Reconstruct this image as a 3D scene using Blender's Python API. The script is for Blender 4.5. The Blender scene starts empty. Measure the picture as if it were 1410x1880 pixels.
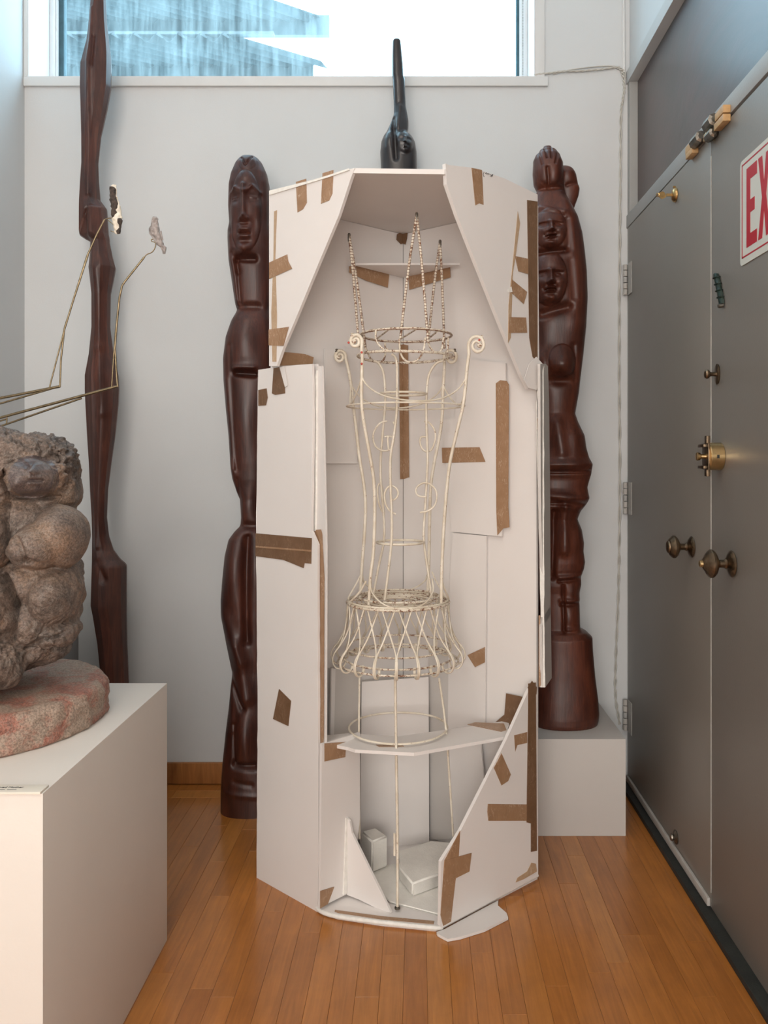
import bpy, bmesh, math, random
import numpy as np
from mathutils import Vector, Matrix
random.seed(7)
rng = np.random.default_rng(7)

# ------------------------------------------------------------------ camera
H = 1.23            # eye height
F = 1524.0          # focal length in photo pixels
CX, CY = 768.0, 844.0   # vanishing point of the room's depth lines
sc = bpy.context.scene
cam = bpy.data.cameras.new('camera'); co = bpy.data.objects.new('camera', cam)
sc.collection.objects.link(co); sc.camera = co
co.location = (0, 0, H); co.rotation_euler = (math.pi/2, 0, 0)
cam.sensor_fit = 'VERTICAL'; cam.sensor_height = 36; cam.lens = F/1880*36
cam.shift_x = -(CX-705)/1880; cam.shift_y = (CY-940)/1880
cam.clip_start = 0.02

# ------------------------------------------------------------------ light and exposure
w = bpy.data.worlds.new('sky'); sc.world = w; w.use_nodes = True
wn = w.node_tree; bg = wn.nodes['Background']
bg.inputs[0].default_value = (0.60, 0.85, 1.0, 1); bg.inputs[1].default_value = 7.0
sc.view_settings.view_transform = 'Standard'; sc.view_settings.look = 'None'
sc.view_settings.exposure = 0.0; sc.view_settings.gamma = 1.0
sc.view_settings.use_curve_mapping = False
def area(name, loc, rot, sx, sy, power, col, portal=False):
    l = bpy.data.lights.new(name, 'AREA'); l.shape = 'RECTANGLE'; l.size = sx; l.size_y = sy
    l.energy = power; l.color = col
    o = bpy.data.objects.new(name, l); sc.collection.objects.link(o)
    o.location = loc; o.rotation_euler = rot
    if portal: l.cycles.is_portal = True
    return o
LAMP_W = [(-0.75, 0.95, 3.55, 12), (-0.7, -0.6, 3.55, 16)]
for i, (x, y, z, p) in enumerate(LAMP_W):
    area('ceiling_light', (x, y, z), (0, 0, 0), 0.6, 0.4, p, (1.0, 0.93, 0.85))
area('rear_fill', (-0.35, -2.8, 1.55), (math.radians(89), 0, 0), 2.2, 2.2, 124, (1.0, 0.945, 0.89))  # unseen soft fill added behind the camera to brighten the fronts
sun = bpy.data.lights.new('sun', 'SUN'); sun.energy = 5.0; sun.angle = .02; so = bpy.data.objects.new('sun', sun); sc.collection.objects.link(so)
so.rotation_euler = Vector((-.55, -.40, 1)).to_track_quat('Z', 'Y').to_euler()
area('window_portal', (-0.52, 3.40, 3.07), (-math.pi/2, 0, 0), 1.95, 0.80, 1, (1, 1, 1), True)

# ------------------------------------------------------------------ helpers
def P(x, y, Y): return Vector(((x-CX)*Y/F, Y, H-(y-CY)*Y/F))
def Yz(y, z): return (H-z)*F/(y-CY)
def Pz(x, y, z): return P(x, y, Yz(y, z))
Z3 = Vector((0, 0, 0))
def wm_(q):
    if q is None: return Matrix.Identity(4)
    return (wm_(q.parent) @ q.matrix_parent_inverse if q.parent else Matrix.Identity(4)) @ Matrix.Translation(q.location)
def link(o, parent=None):
    sc.collection.objects.link(o)
    if parent is not None:
        o.parent = parent
        o.matrix_parent_inverse = wm_(parent).inverted()
    return o
def tag(o, label=None, cat=None, group=None, kind=None):
    if label: o['label'] = label
    if cat: o['category'] = cat
    if group: o['group'] = group
    if kind: o['kind'] = kind
    return o
def thing(name, loc, label, cat, group=None):
    o = bpy.data.objects.new(name, None); o.location = loc; o.empty_display_size = 0.05
    link(o); return tag(o, label, cat, group)
def mesh_obj(name, verts, faces, mat, parent=None, smooth=None, label=None):
    me = bpy.data.meshes.new(name); me.from_pydata([tuple(v) for v in verts], [], [list(f) for f in faces])
    bm = bmesh.new(); bm.from_mesh(me); bmesh.ops.recalc_face_normals(bm, faces=bm.faces); bm.to_mesh(me); bm.free()
    if smooth is not None:
        for p in me.polygons: p.use_smooth = True
        me.set_sharp_from_angle(angle=math.radians(smooth))
    me.materials.append(mat)
    o = bpy.data.objects.new(name, me); link(o, parent)
    if label: o['label'] = label
    return o
def bm_obj(name, bm, mat, parent=None, smooth=None, label=None):
    me = bpy.data.meshes.new(name); bm.to_mesh(me); bm.free()
    if smooth is not None:
        for p in me.polygons: p.use_smooth = True
        me.set_sharp_from_angle(angle=math.radians(smooth))
    me.materials.append(mat)
    o = bpy.data.objects.new(name, me); link(o, parent)
    if label: o['label'] = label
    return o
def add_box(bm, x0, x1, y0, y1, z0, z1, bev=0.0):
    r = bmesh.ops.create_cube(bm, size=1)
    for v in r['verts']:
        v.co = Vector((x0+(v.co.x+.5)*(x1-x0), y0+(v.co.y+.5)*(y1-y0), z0+(v.co.z+.5)*(z1-z0)))
    if bev:
        es = list({e for v in r['verts'] for e in v.link_edges})
        bmesh.ops.bevel(bm, geom=es, offset=bev, segments=2, affect='EDGES', profile=0.6)
def box(name, x0, x1, y0, y1, z0, z1, mat, parent=None, bev=0.0, label=None):
    bm = bmesh.new(); add_box(bm, x0, x1, y0, y1, z0, z1, bev)
    return bm_obj(name, bm, mat, parent, 40 if bev else None, label)
def into_part(root, parent, name):
    """turn an Empty and its pieces into one part of parent: its first piece becomes the part, the others its sub-parts"""
    ch = [c for c in sc.objects if c.parent == root]; first = ch[0]; lab = root['label']
    first.name = name; first['label'] = lab
    first.parent = parent; first.matrix_parent_inverse = wm_(parent).inverted()
    for c in ch[1:]:
        c.parent = first; c.matrix_parent_inverse = Matrix.Identity(4)
    bpy.data.objects.remove(root)
def struct(o): o['kind'] = 'structure'; return o

def catmull(pts, n=6, closed=False):
    pts = [Vector(p) for p in pts]; N = len(pts); out = []
    if N < 3: return pts
    rngi = range(N if closed else N-1)
    for i in rngi:
        p1, p2 = pts[i], pts[(i+1) % N]
        p0 = pts[i-1] if (closed or i > 0) else p1*2-p2
        p3 = pts[(i+2) % N] if (closed or i+2 < N) else p2*2-p1
        for k in range(n):
            t = k/n
            out.append(0.5*((2*p1)+(p2-p0)*t+(2*p0-5*p1+4*p2-p3)*t*t+(3*p1-p0-3*p2+p3)*t**3))
    if not closed: out.append(pts[-1])
    return out
def tube_geo(pts, r, sides=8, closed=False, rfun=None):
    pts = [Vector(p) for p in pts]; N = len(pts); V = []; Fc = []
    up = None
    for i, p in enumerate(pts):
        if closed: t = pts[(i+1) % N]-pts[i-1]
        else: t = pts[min(i+1, N-1)]-pts[max(i-1, 0)]
        if t.length < 1e-9: t = Vector((0, 0, 1))
        t.normalize()
        if up is None:
            up = Vector((0, 0, 1)) if abs(t.z) < .9 else Vector((1, 0, 0))
        u = (up-t*up.dot(t))
        if u.length < 1e-6: u = t.orthogonal()
        u.normalize(); up = u; v = t.cross(u)
        rr = r if rfun is None else rfun(i/(N-1))*r
        for k in range(sides):
            a = 2*math.pi*k/sides
            V.append(p+u*math.cos(a)*rr+v*math.sin(a)*rr)
    for i in range(N if closed else N-1):
        for k in range(sides):
            a = i*sides+k; b = i*sides+(k+1) % sides; j = ((i+1) % N)*sides
            Fc.append((a, b, j+(k+1) % sides, j+k))
    if not closed:
        Fc.append(tuple(range(sides))[::-1]); Fc.append(tuple((N-1)*sides+k for k in range(sides)))
    return V, Fc
def tube(name, pts, r, mat, parent=None, sides=8, closed=False, smooth_n=5, rfun=None, label=None):
    if smooth_n: pts = catmull(pts, smooth_n, closed)
    V, Fc = tube_geo(pts, r, sides, closed, rfun)
    return mesh_obj(name, V, Fc, mat, parent, 60, label)
def ring_pts(c, r, n=64, z=None, wob=0):
    return [Vector((c[0]+r*math.cos(a), c[1]+r*math.sin(a), c[2]+wob*math.sin(2*a+1))) for a in [2*math.pi*k/n for k in range(n)]]
def lathe(name, prof, origin, axis, mat, parent=None, n=32, smooth=35, label=None):
    """prof: list of (distance along axis, radius)"""
    ax = Vector(axis).normalized(); u = ax.orthogonal().normalized(); v = ax.cross(u); o = Vector(origin)
    V = []; Fc = []
    for d, r in prof:
        for k in range(n):
            a = 2*math.pi*k/n; V.append(o+ax*d+(u*math.cos(a)+v*math.sin(a))*max(r, 1e-5))
    for i in range(len(prof)-1):
        for k in range(n):
            Fc.append((i*n+k, i*n+(k+1) % n, (i+1)*n+(k+1) % n, (i+1)*n+k))
    Fc.append(tuple(range(n))); Fc.append(tuple((len(prof)-1)*n+k for k in range(n)))
    return mesh_obj(name, V, Fc, mat, parent, smooth, label)

class Plane:
    """vertical plane through two plan points; a photo outline is laid onto it"""
    def __init__(s, A, B, lean=0.0):
        s.A = Vector((A[0], A[1], 0)); s.d = Vector((B[0]-A[0], B[1]-A[1], 0)).normalized()
        n = Vector((s.d.y, -s.d.x, 0))
        if n.dot(Vector((0, -1, 0))) < 0: n = -n
        s.n = (n+Vector((0, 0, lean))).normalized()       # towards the camera
    def hit(s, x, y, off=0.0):
        r = Vector(((x-CX)/F, 1, -(y-CY)/F)); o = Vector((0, 0, H))
        t = (s.A+s.n*off-o).dot(s.n)/r.dot(s.n)
        return o+r*t
def slab(name, front, n, t, mat, parent=None, label=None, bev=0.0, curl=None):
    """prism: front outline and a copy moved back along -n by t"""
    N = len(front)
    V = list(front)+[p-n*t for p in front]
    Fc = [tuple(range(N)), tuple(range(N, 2*N))[::-1]]+[(i, (i+1) % N, N+(i+1) % N, N+i) for i in range(N)]
    return mesh_obj(name, V, Fc, mat, parent, None, label)
def rough_edge(pts, step=0.035, amp=0.0008):
    out = []
    for i, p in enumerate(pts):
        q = pts[(i+1) % len(pts)]; L = (q-p).length; k = max(1, int(L/step))
        d = (q-p).normalized() if L > 0 else Vector((1, 0, 0))
        for j in range(k):
            o = p.lerp(q, j/k)
            if j: o = o+Vector((-d.z, 0, d.x))*random.uniform(-amp, amp)
            out.append(o)
    return out
def board(pl, poly, t, mat, parent, off=0.0, label=None, name='panel', rough=0.0):
    pts = [pl.hit(x, y, off) for x, y in poly]
    if rough: pts = rough_edge(pts, 0.03, rough)
    return slab(name, pts, pl.n, t, mat, parent, label)
def tape(pl, poly, parent, off=0.0012, label=None, mat=None):
    """a strip of tape, torn at its ends, lying on the plane"""
    pts = [pl.hit(x, y, off) for x, y in poly]
    return slab('tape', pts, pl.n, 0.0011, mat or M['tape'], parent, label)

# ------------------------------------------------------------------ materials
M = {}
def nt(name):
    m = bpy.data.materials.new(name); m.use_nodes = True; t = m.node_tree
    b = t.nodes['Principled BSDF']; return m, t, b
def N(t, typ, **kw):
    n = t.nodes.new(typ)
    for k, v in kw.items():
        if k in n.inputs: n.inputs[k].default_value = v
        else: setattr(n, k, v)
    return n
def coords(t, scale=(1, 1, 1), obj=True):
    c = N(t, 'ShaderNodeTexCoord'); mp = N(t, 'ShaderNodeMapping'); mp.inputs['Scale'].default_value = scale
    t.links.new(c.outputs['Object'], mp.inputs[0]); return mp.outputs[0]
def noise(t, vec, scale, detail=4, rough=.55, dist=0):
    n = N(t, 'ShaderNodeTexNoise'); n.inputs['Scale'].default_value = scale; n.inputs['Detail'].default_value = detail
    n.inputs['Roughness'].default_value = rough; n.inputs['Distortion'].default_value = dist
    t.links.new(vec, n.inputs['Vector']); return n.outputs[0]
def ramp(t, fac, stops):
    r = N(t, 'ShaderNodeValToRGB'); el = r.color_ramp.elements
    while len(el) < len(stops): el.new(.5)
    for e, (p, c) in zip(el, stops): e.position = p; e.color = (c[0], c[1], c[2], 1)
    t.links.new(fac, r.inputs[0]); return r.outputs[0]
def mix(t, fac, a, b, mode='MIX'):
    m = N(t, 'ShaderNodeMix', data_type='RGBA', blend_type=mode)
    for i, v in ((0, fac), (6, a), (7, b)):
        if isinstance(v, (int, float)): m.inputs[i].default_value = v
        elif isinstance(v, tuple): m.inputs[i].default_value = (*v, 1)
        else: t.links.new(v, m.inputs[i])
    return m.outputs[2]
def bump(t, b, h, strength, dist=0.01):
    n = N(t, 'ShaderNodeBump'); n.inputs['Strength'].default_value = strength; n.inputs['Distance'].default_value = dist
    t.links.new(h, n.inputs['Height']); t.links.new(n.outputs[0], b.inputs['Normal'])
def plain(name, col, rough=.6, var=.06, sc_=6, bmp=.08, metal=0, coat=0):
    m, t, b = nt(name); v = coords(t)
    n1 = noise(t, v, sc_, 5)
    dk = tuple(c*(1-var) for c in col); lt = tuple(min(1, c*(1+var)) for c in col)
    t.links.new(ramp(t, n1, [(.3, dk), (.7, lt)]), b.inputs['Base Color'])
    b.inputs['Roughness'].default_value = rough; b.inputs['Metallic'].default_value = metal
    b.inputs['Coat Weight'].default_value = coat
    if bmp: bump(t, b, noise(t, v, 180, 3), bmp, .002)
    M[name] = m; return m
plain('wall_paint', (.63, .643, .645), .75, .025, 2.5, .12)
plain('trim_paint', (.68, .68, .67), .45, .03, 4, .08)
plain('sill_paint', (.72, .72, .72), .4, .03, 4, .08)
plain('pedestal_paint', (.70, .655, .60), .55, .025, 3, .06)
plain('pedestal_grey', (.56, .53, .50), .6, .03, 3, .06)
plain('foam_board', (.74, .705, .68), .5, .025, 3, .05)
plain('board_core', (.80, .78, .73), .8, .08, 60, .5)
plain('door_paint', (.215, .196, .172), .42, .05, 2.0, .10)
plain('frame_paint', (.34, .335, .32), .5, .05, 5, .2)
plain('beam_paint', (.56, .56, .55), .5, .03, 5, .1)
plain('hinge_paint', (.42, .40, .37), .5, .08, 30, .3)
plain('ceiling_paint', (.75, .74, .72), .8, .02, 2, .05)
plain('rubber', (.018, .020, .017), .7, .3, 20, .4)
plain('cable_white', (.55, .53, .48), .6, .1, 20, .2)
plain('foam_block', (.78, .76, .71), .9, .05, 25, .5)
plain('grey_metal', (.20, .21, .21), .5, .1, 8, .1)
plain('gasket', (.04, .09, .11), .6, .2, 30, .2)
plain('sign_white', (.60, .60, .54), .4, .02, 6, 0)
plain('sign_red', (.42, .006, .02), .4, .03, 6, 0)
plain('brass', (.46, .30, .13), .32, .25, 60, .2, 1)
plain('brass_bright', (.70, .50, .25), .28, .15, 40, .1, 1)
plain('bronze', (.20, .145, .095), .35, .35, 50, .3, 1)
plain('steel', (.22, .20, .17), .4, .3, 60, .3, 1)
plain('verdigris', (.012, .026, .018), .5, .5, 120, 1.0, .3)
plain('wire_brass', (.26, .20, .12), .38, .3, 90, .2, 1)
plain('wood_block', (.50, .30, .13), .5, .15, 60, .2)
plain('ink', (.03, .03, .03), .7, .1, 50, 0)
plain('card', (.74, .69, .60), .6, .02, 10, 0)
plain('corrugated', (.16, .30, .34), .45, .2, 3, .1)
plain('purlin', (.055, .075, .08), .6, .2, 3, .1)

def tape_mat(name, c1, c2, c3):
    m, t, b = nt(name); v = coords(t)
    n1 = noise(t, v, 30, 6, .6, .6)
    base = ramp(t, n1, [(.35, c1), (.65, c2)])
    v2 = coords(t, (1, 1, .35))
    n2 = noise(t, v2, 38, 2, .5, 3.5)
    cre = ramp(t, n2, [(.468, (0, 0, 0)), (.49, (1, 1, 1)), (.512, (0, 0, 0))])
    msk = ramp(t, noise(t, v, 22, 2), [(.44, (0, 0, 0)), (.58, (.7, .7, .7))])
    f = mix(t, 1.0, cre, msk, 'MULTIPLY')
    t.links.new(mix(t, f, base, c3), b.inputs['Base Color'])
    b.inputs['Roughness'].default_value = .38
    bump(t, b, n2, .25, .003); M[name] = m
tape_mat('tape', (.30, .175, .095), (.35, .21, .12), (.62, .48, .36))
tape_mat('tape_dark', (.15, .082, .042), (.18, .10, .055), (.30, .20, .13))
tape_mat('tape_thin', (.42, .29, .18), (.48, .34, .22), (.66, .55, .43))

def wood_mat(name, dark, mid, light, rough=.33, coat=.35, patch=None):
    m, t, b = nt(name)
    v = coords(t, (1, 1, .07)); g = noise(t, v, 95, 7, .65, .8)
    v2 = coords(t, (1, 1, .3)); big = noise(t, v2, 9, 4, .5, 1.5)
    c = ramp(t, g, [(.25, dark), (.52, mid), (.8, light)])
    c2 = ramp(t, big, [(.3, (.55, .5, .5)), (.7, (1.25, 1.2, 1.15))])
    c = mix(t, 1.0, c, c2, 'MULTIPLY')
    t.links.new(c, b.inputs['Base Color'])
    rr = N(t, 'ShaderNodeMapRange'); rr.inputs[3].default_value = rough-.08; rr.inputs[4].default_value = rough+.16
    t.links.new(big, rr.inputs[0]); t.links.new(rr.outputs[0], b.inputs['Roughness'])
    b.inputs['Coat Weight'].default_value = coat; b.inputs['Coat Roughness'].default_value = .28
    bump(t, b, g, .22, .004); M[name] = m
wood_mat('mahogany', (.026, .0060, .0035), (.060, .0155, .0085), (.105, .030, .015), .42, .16)
wood_mat('mahogany_red', (.040, .0095, .005), (.090, .0235, .0115), (.145, .041, .019), .42, .16)
wood_mat('walnut_strip', (.030, .0085, .0055), (.070, .021, .0125), (.13, .044, .024), .42, .15)
wood_mat('dark_wood', (.008, .006, .007), (.018, .013, .014), (.035, .024, .024), .30, .5)
wood_mat('base_wood', (.26, .100, .026), (.35, .145, .040), (.43, .19, .06), .38, .2)

def plank_mat():
    m, t, b = nt('floor_plank')
    oi = N(t, 'ShaderNodeObjectInfo')
    c = ramp(t, oi.outputs['Random'], [(0, (.37, .130, .022)), (.35, (.46, .175, .036)), (.7, (.41, .15, .028)), (1, (.54, .23, .058))])
    v = coords(t, (1, .06, 1))
    a = N(t, 'ShaderNodeVectorMath', operation='ADD')
    t.links.new(v, a.inputs[0])
    cmb = N(t, 'ShaderNodeCombineXYZ'); mu = N(t, 'ShaderNodeMath', operation='MULTIPLY'); mu.inputs[1].default_value = 37
    t.links.new(oi.outputs['Random'], mu.inputs[0])
    t.links.new(mu.outputs[0], cmb.inputs[0]); t.links.new(mu.outputs[0], cmb.inputs[1]); t.links.new(cmb.outputs[0], a.inputs[1])
    g = noise(t, a.outputs[0], 60, 6, .6, 1.2)
    c2 = ramp(t, g, [(.3, (.80, .76, .72)), (.7, (1.12, 1.12, 1.12))])
    v3 = coords(t); blotch = noise(t, v3, 7, 4, .6)
    c3 = ramp(t, blotch, [(.3, (.84, .82, .80)), (.65, (1.06, 1.06, 1.06))])
    t.links.new(mix(t, 1, mix(t, 1, c, c2, 'MULTIPLY'), c3, 'MULTIPLY'), b.inputs['Base Color'])
    b.inputs['Roughness'].default_value = .30
    b.inputs['Coat Weight'].default_value = .4; b.inputs['Coat Roughness'].default_value = .16
    bump(t, b, g, .06, .003); M['floor_plank'] = m
plank_mat()

def stone_mat(name, cols, sc_=9, spk=(.30, .24, .18), bm_=.8):
    m, t, b = nt(name); v = coords(t)
    n1 = noise(t, v, sc_, 8, .68, .6)
    c = ramp(t, n1, cols)
    n2 = noise(t, v, 240, 3, .7)
    sp = ramp(t, n2, [(.40, (.62, .60, .58)), (.60, (1.25, 1.22, 1.2))])
    c = mix(t, 1, c, sp, 'MULTIPLY')
    n3 = noise(t, v, 16, 6, .75, 1.5)
    vein = ramp(t, n3, [(.49, (0, 0, 0)), (.50, (.6, .6, .6)), (.515, (0, 0, 0))])
    c = mix(t, vein, c, spk)
    t.links.new(c, b.inputs['Base Color']); b.inputs['Roughness'].default_value = .55
    h = mix(t, .5, n1, noise(t, v, 110, 6, .7)); bump(t, b, h, bm_, .006); M[name] = m
stone_mat('carved_stone', [(.30, (.060, .048, .046)), (.42, (.105, .083, .070)), (.52, (.175, .130, .105)), (.62, (.23, .155, .108)), (.75, (.30, .215, .165))], 9, (.38, .33, .28))
stone_mat('pink_granite', [(.30, (.17, .10, .08)), (.42, (.38, .155, .11)), (.52, (.36, .26, .20)), (.7, (.42, .33, .26))], 14, (.46, .40, .33), 1.0)

def stone_smooth():
    stone_mat('polished_stone', [(.30, (.055, .042, .046)), (.45, (.085, .068, .070)), (.6, (.14, .105, .09)), (.75, (.20, .14, .11))], 14, (.24, .18, .16), .25)
    M['polished_stone'].node_tree.nodes['Principled BSDF'].inputs['Roughness'].default_value = .38
stone_smooth()

def wire_mat(name, chip):
    m, t, b = nt(name); v = coords(t)
    n1 = noise(t, v, 95, 4, .7); n2 = noise(t, v, 320, 3, .7)
    base = ramp(t, noise(t, v, 25, 3), [(.3, (.62, .54, .42)), (.7, (.80, .74, .63))])
    f = mix(t, .45, n1, n2)
    k = ramp(t, f, [(chip, (0, 0, 0)), (chip+.02, (1, 1, 1))])
    rust = ramp(t, n2, [(.35, (.03, .022, .02)), (.6, (.22, .08, .03))])
    t.links.new(mix(t, k, base, rust), b.inputs['Base Color'])
    b.inputs['Roughness'].default_value = .5
    bump(t, b, f, .5, .0015); M[name] = m
wire_mat('painted_wire', .600)
wire_mat('chipped_wire', .525)
def rope_mat():
    m = M['chipped_wire'].copy(); m.name = 'twisted_wire'; t = m.node_tree; b = t.nodes['Principled BSDF']
    v = coords(t); wv = N(t, 'ShaderNodeTexWave'); wv.bands_direction = 'Z'; wv.inputs['Scale'].default_value = 38
    wv.inputs['Distortion'].default_value = 1.5
    t.links.new(v, wv.inputs[0])
    k = ramp(t, wv.outputs[1], [(.05, (1, 1, 1)), (.17, (0, 0, 0))])
    src = b.inputs['Base Color'].links[0].from_socket
    t.links.new(mix(t, k, src, (.17, .075, .04)), b.inputs['Base Color'])
    M['twisted_wire'] = m
rope_mat()

def glass_mat():
    m, t, b = nt('dirty_glass'); out = t.nodes['Material Output']
    v = coords(t, (1, 1, .09)); st = noise(t, v, 42, 6, .65, .3)
    v2 = coords(t); bl = noise(t, v2, 3.5, 5, .6)
    f = ramp(t, mix(t, .35, st, bl), [(.38, (.010, .010, .010)), (.64, (.085, .085, .085))])
    tr = N(t, 'ShaderNodeBsdfTransparent'); tr.inputs[0].default_value = (.93, .98, 1, 1)
    tl = N(t, 'ShaderNodeBsdfTranslucent'); tl.inputs[0].default_value = (.80, .93, .95, 1)
    gl = N(t, 'ShaderNodeBsdfGlossy'); gl.inputs['Roughness'].default_value = .08
    m1 = N(t, 'ShaderNodeMixShader'); t.links.new(f, m1.inputs[0]); t.links.new(tr.outputs[0], m1.inputs[1]); t.links.new(tl.outputs[0], m1.inputs[2])
    m2 = N(t, 'ShaderNodeMixShader'); m2.inputs[0].default_value = .05; t.links.new(m1.outputs[0], m2.inputs[1]); t.links.new(gl.outputs[0], m2.inputs[2])
    t.links.new(m2.outputs[0], out.inputs[0]); M['dirty_glass'] = m
glass_mat()
def transom_mat():
    m, t, b = nt('transom_panel'); v = coords(t, (1, .6, 1))
    n1 = noise(t, v, 3.5, 7, .65, 1.2)
    c = ramp(t, n1, [(.25, (.020, .016, .014)), (.45, (.038, .026, .026)), (.6, (.060, .030, .030)), (.78, (.040, .042, .048))])
    t.links.new(c, b.inputs['Base Color']); b.inputs['Roughness'].default_value = .42
    b.inputs['Coat Weight'].default_value = .5; b.inputs['Coat Roughness'].default_value = .3
    bump(t, b, n1, .2, .01); M['transom_panel'] = m
transom_mat()
def corr_mat():
    m, t, b = nt('corrugated'); v = coords(t); out = t.nodes['Material Output']
    n1 = noise(t, v, 5, 5, .6)
    c = ramp(t, n1, [(.3, (.10, .135, .145)), (.7, (.17, .205, .215))])
    d = N(t, 'ShaderNodeBsdfDiffuse'); t.links.new(c, d.inputs[0])
    tl = N(t, 'ShaderNodeBsdfTranslucent'); t.links.new(c, tl.inputs[0])
    mx = N(t, 'ShaderNodeMixShader'); mx.inputs[0].default_value = .75
    t.links.new(d.outputs[0], mx.inputs[1]); t.links.new(tl.outputs[0], mx.inputs[2]); t.links.new(mx.outputs[0], out.inputs[0])
    M['corrugated'] = m
corr_mat()

# ------------------------------------------------------------------ room shell
YW = 3.156; XL = -1.497; XR = 0.791; XT = 0.83; ZC = 3.60; YB = -3.0
WX0, WX1, WZ0, WZ1 = -1.481, 0.443, 2.682, 3.46
def wall_back():
    bm = bmesh.new()
    for (a, b_, c, d) in ((XL-.1, XT+.1, 0-.05, WZ0), (XL-.1, WX0, WZ0, WZ1), (WX1, XT+.1, WZ0, WZ1), (XL-.1, XT+.1, WZ1, ZC+.05)):
        add_box(bm, a, b_, YW, YW+.24, c, d)
    return struct(bm_obj('wall_back', bm, M['wall_paint']))
wall_back()
struct(box('wall_left', XL-.12, XL, YB, YW+.24, -.05, ZC+.05, M['wall_paint']))
struct(box('wall_rear', XL-.12, 3.0, YB-.12, YB, -.05, ZC+.05, M['wall_paint']))
struct(box('ceiling', XL-.12, 3.0, YB-.12, YW+.24, ZC, ZC+.1, M['ceiling_paint']))
fl = box('floor', XL-.12, 3.0, YB-.12, YW+.24, -.10, -.012, M['base_wood']); struct(fl)
# planks laid along Y, with a border strip at the far wall
PW = 0.0552; X0 = 0.0207
pcache = {}
def plank(x0, x1, y0, y1):
    L = round(y1-y0, 3); key = (round(x1-x0, 4), L)
    if key not in pcache:
        bm = bmesh.new(); ww, ll = key
        add_box(bm, .00025, ww-.00025, .00025, ll-.00025, -.012, 0, .0)
        top = [e for e in bm.edges if all(abs(v.co.z) < 1e-6 for v in e.verts)]
        bmesh.ops.bevel(bm, geom=top, offset=.0004, segments=1, affect='EDGES')
        me = bpy.data.meshes.new('plank'); bm.to_mesh(me); bm.free(); me.materials.append(M['floor_plank']); pcache[key] = me
    o = bpy.data.objects.new('plank', pcache[key]); o.location = (x0, y0, 0); sc.collection.objects.link(o); o.parent = fl
    o.rotation_euler.x = 0
k0 = int(math.ceil((XL-X0)/PW))-1; k1 = int((0.775-X0)/PW)
YN = 0.9
LENS = [.34, .42, .55, .68, .82, 1.0, 1.15]
for k in range(k0, k1+1):
    xa = max(X0+k*PW, XL); xb = min(X0+(k+1)*PW, .775)
    if xb-xa < .01: continue
    y = 3.02 if k % 1 == 0 else 3.02
    first = True
    while y > YN:
        L = random.choice(LENS)*(random.uniform(.5, 1) if first else 1); L = round(L, 2); first = False
        if y-L < YN+.2: L = round(y-YN, 3)
        plank(xa, xb, y-L, y); y = round(y-L, 4)
for i, xx in enumerate([XL, -.9, -.25, .35, .775][:-1]):
    x2 = [XL, -.9, -.25, .35, .775][i+1]
    plank(xx, x2, 3.02, 3.085); plank(xx, x2, 3.085, YW-.0)
# the rest of the floor behind the camera
o = box('plank', XL, 3.0, YB, YN, -.012, 0, M['floor_plank'], fl); o['kind'] = 'stuff'

struct(box('baseboard_back', XL, .77, YW-.016, YW, 0.003, .082, M['base_wood'], bev=.003))
# door side wall: pieces around the doors
YD1, YD0 = YW, 0.55
ZD = 2.104
box_ = struct
struct(box('wall_right', XT+.02, XT+.14, YB, 0.50, -.05, ZC+.05, M['wall_paint']))
bm = bmesh.new(); add_box(bm, XR+.012, XT+.14, YB, YW, 2.715, ZC+.05); add_box(bm, XT+.045, XT+.14, .4, YW+.05, -.05, 2.73)
struct(bm_obj('wall_right', bm, M['wall_paint']))
struct(box('trim_beam', XR-.001, XT+.14, YB, YW, 2.655, 2.702, M['beam_paint'], bev=.002))
struct(box('trim_transom_rail', XR-.0005, XT+.05, .5, YW-.001, ZD+.004, 2.157, M['frame_paint'], bev=.002))
struct(box('trim_door_jamb', XR+.004, XT+.05, YW-.030, YW-.001, 0, 2.655, M['frame_paint'], bev=.002))
struct(box('trim_near_jamb', XR-.0005, XT+.05, .5, .56, 0, 2.655, M['frame_paint'], bev=.002))
struct(box('trim_transom_panel', XT-.004, XT+.02, .5, YW-.031, 2.150, 2.660, M['transom_panel']))
# crack between wall and beam in the corner: painted batten
struct(tube('trim_corner_bead', [(XR-.010, YW-.004, 2.70), (XR-.012, YW-.003, 3.1), (XR-.010, YW-.003, 3.58)], .0055, M['trim_paint'], None, 6))
# threshold
struct(box('trim_threshold', XR-.032, XT+.05, .5, YW-.002, 0.0, .018, M['rubber'], bev=.003))

# window: recess lining, frame, glass
YG = 3.354
win = bpy.data.objects.new('window_1', None); win.location = (-.5, YG, WZ0); link(win); struct(win)
def wbox(name, *a, **k): return box(name, *a, win, **k)
wbox('window_sill', WX0, WX1+.0, YW-.012, YG+.02, WZ0-.002, WZ0+.001, M['sill_paint'])
wbox('jamb', WX0-.001, WX0+.004, YW-.010, YG+.02, WZ0, WZ1, M['sill_paint'])
wbox('jamb', WX1-.004, WX1+.001, YW-.010, YG+.02, WZ0, WZ1, M['sill_paint'])
wbox('casing', XL+.001, WX1+.048, YW-.014, YW, WZ0-.036, WZ0-.001, M['trim_paint'], bev=.002)
wbox('casing', XL+.001, WX0-.001, YW-.012, YW, WZ0, WZ1, M['trim_paint'], bev=.001)
wbox('casing', WX1+.001, WX1+.036, YW-.010, YW, WZ0, WZ1, M['trim_paint'], bev=.002)
wbox('frame', WX0+.004, WX0+.022, YG-.03, YG+.02, WZ0, WZ1, M['sill_paint'], bev=.002)
wbox('frame', WX0+.022, WX0+.032, YG-.018, YG+.02, WZ0, WZ1, M['sill_paint'], bev=.002)
wbox('gasket', WX0+.032, WX0+.052, YG-.008, YG+.02, WZ0, WZ1, M['gasket'])
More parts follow.
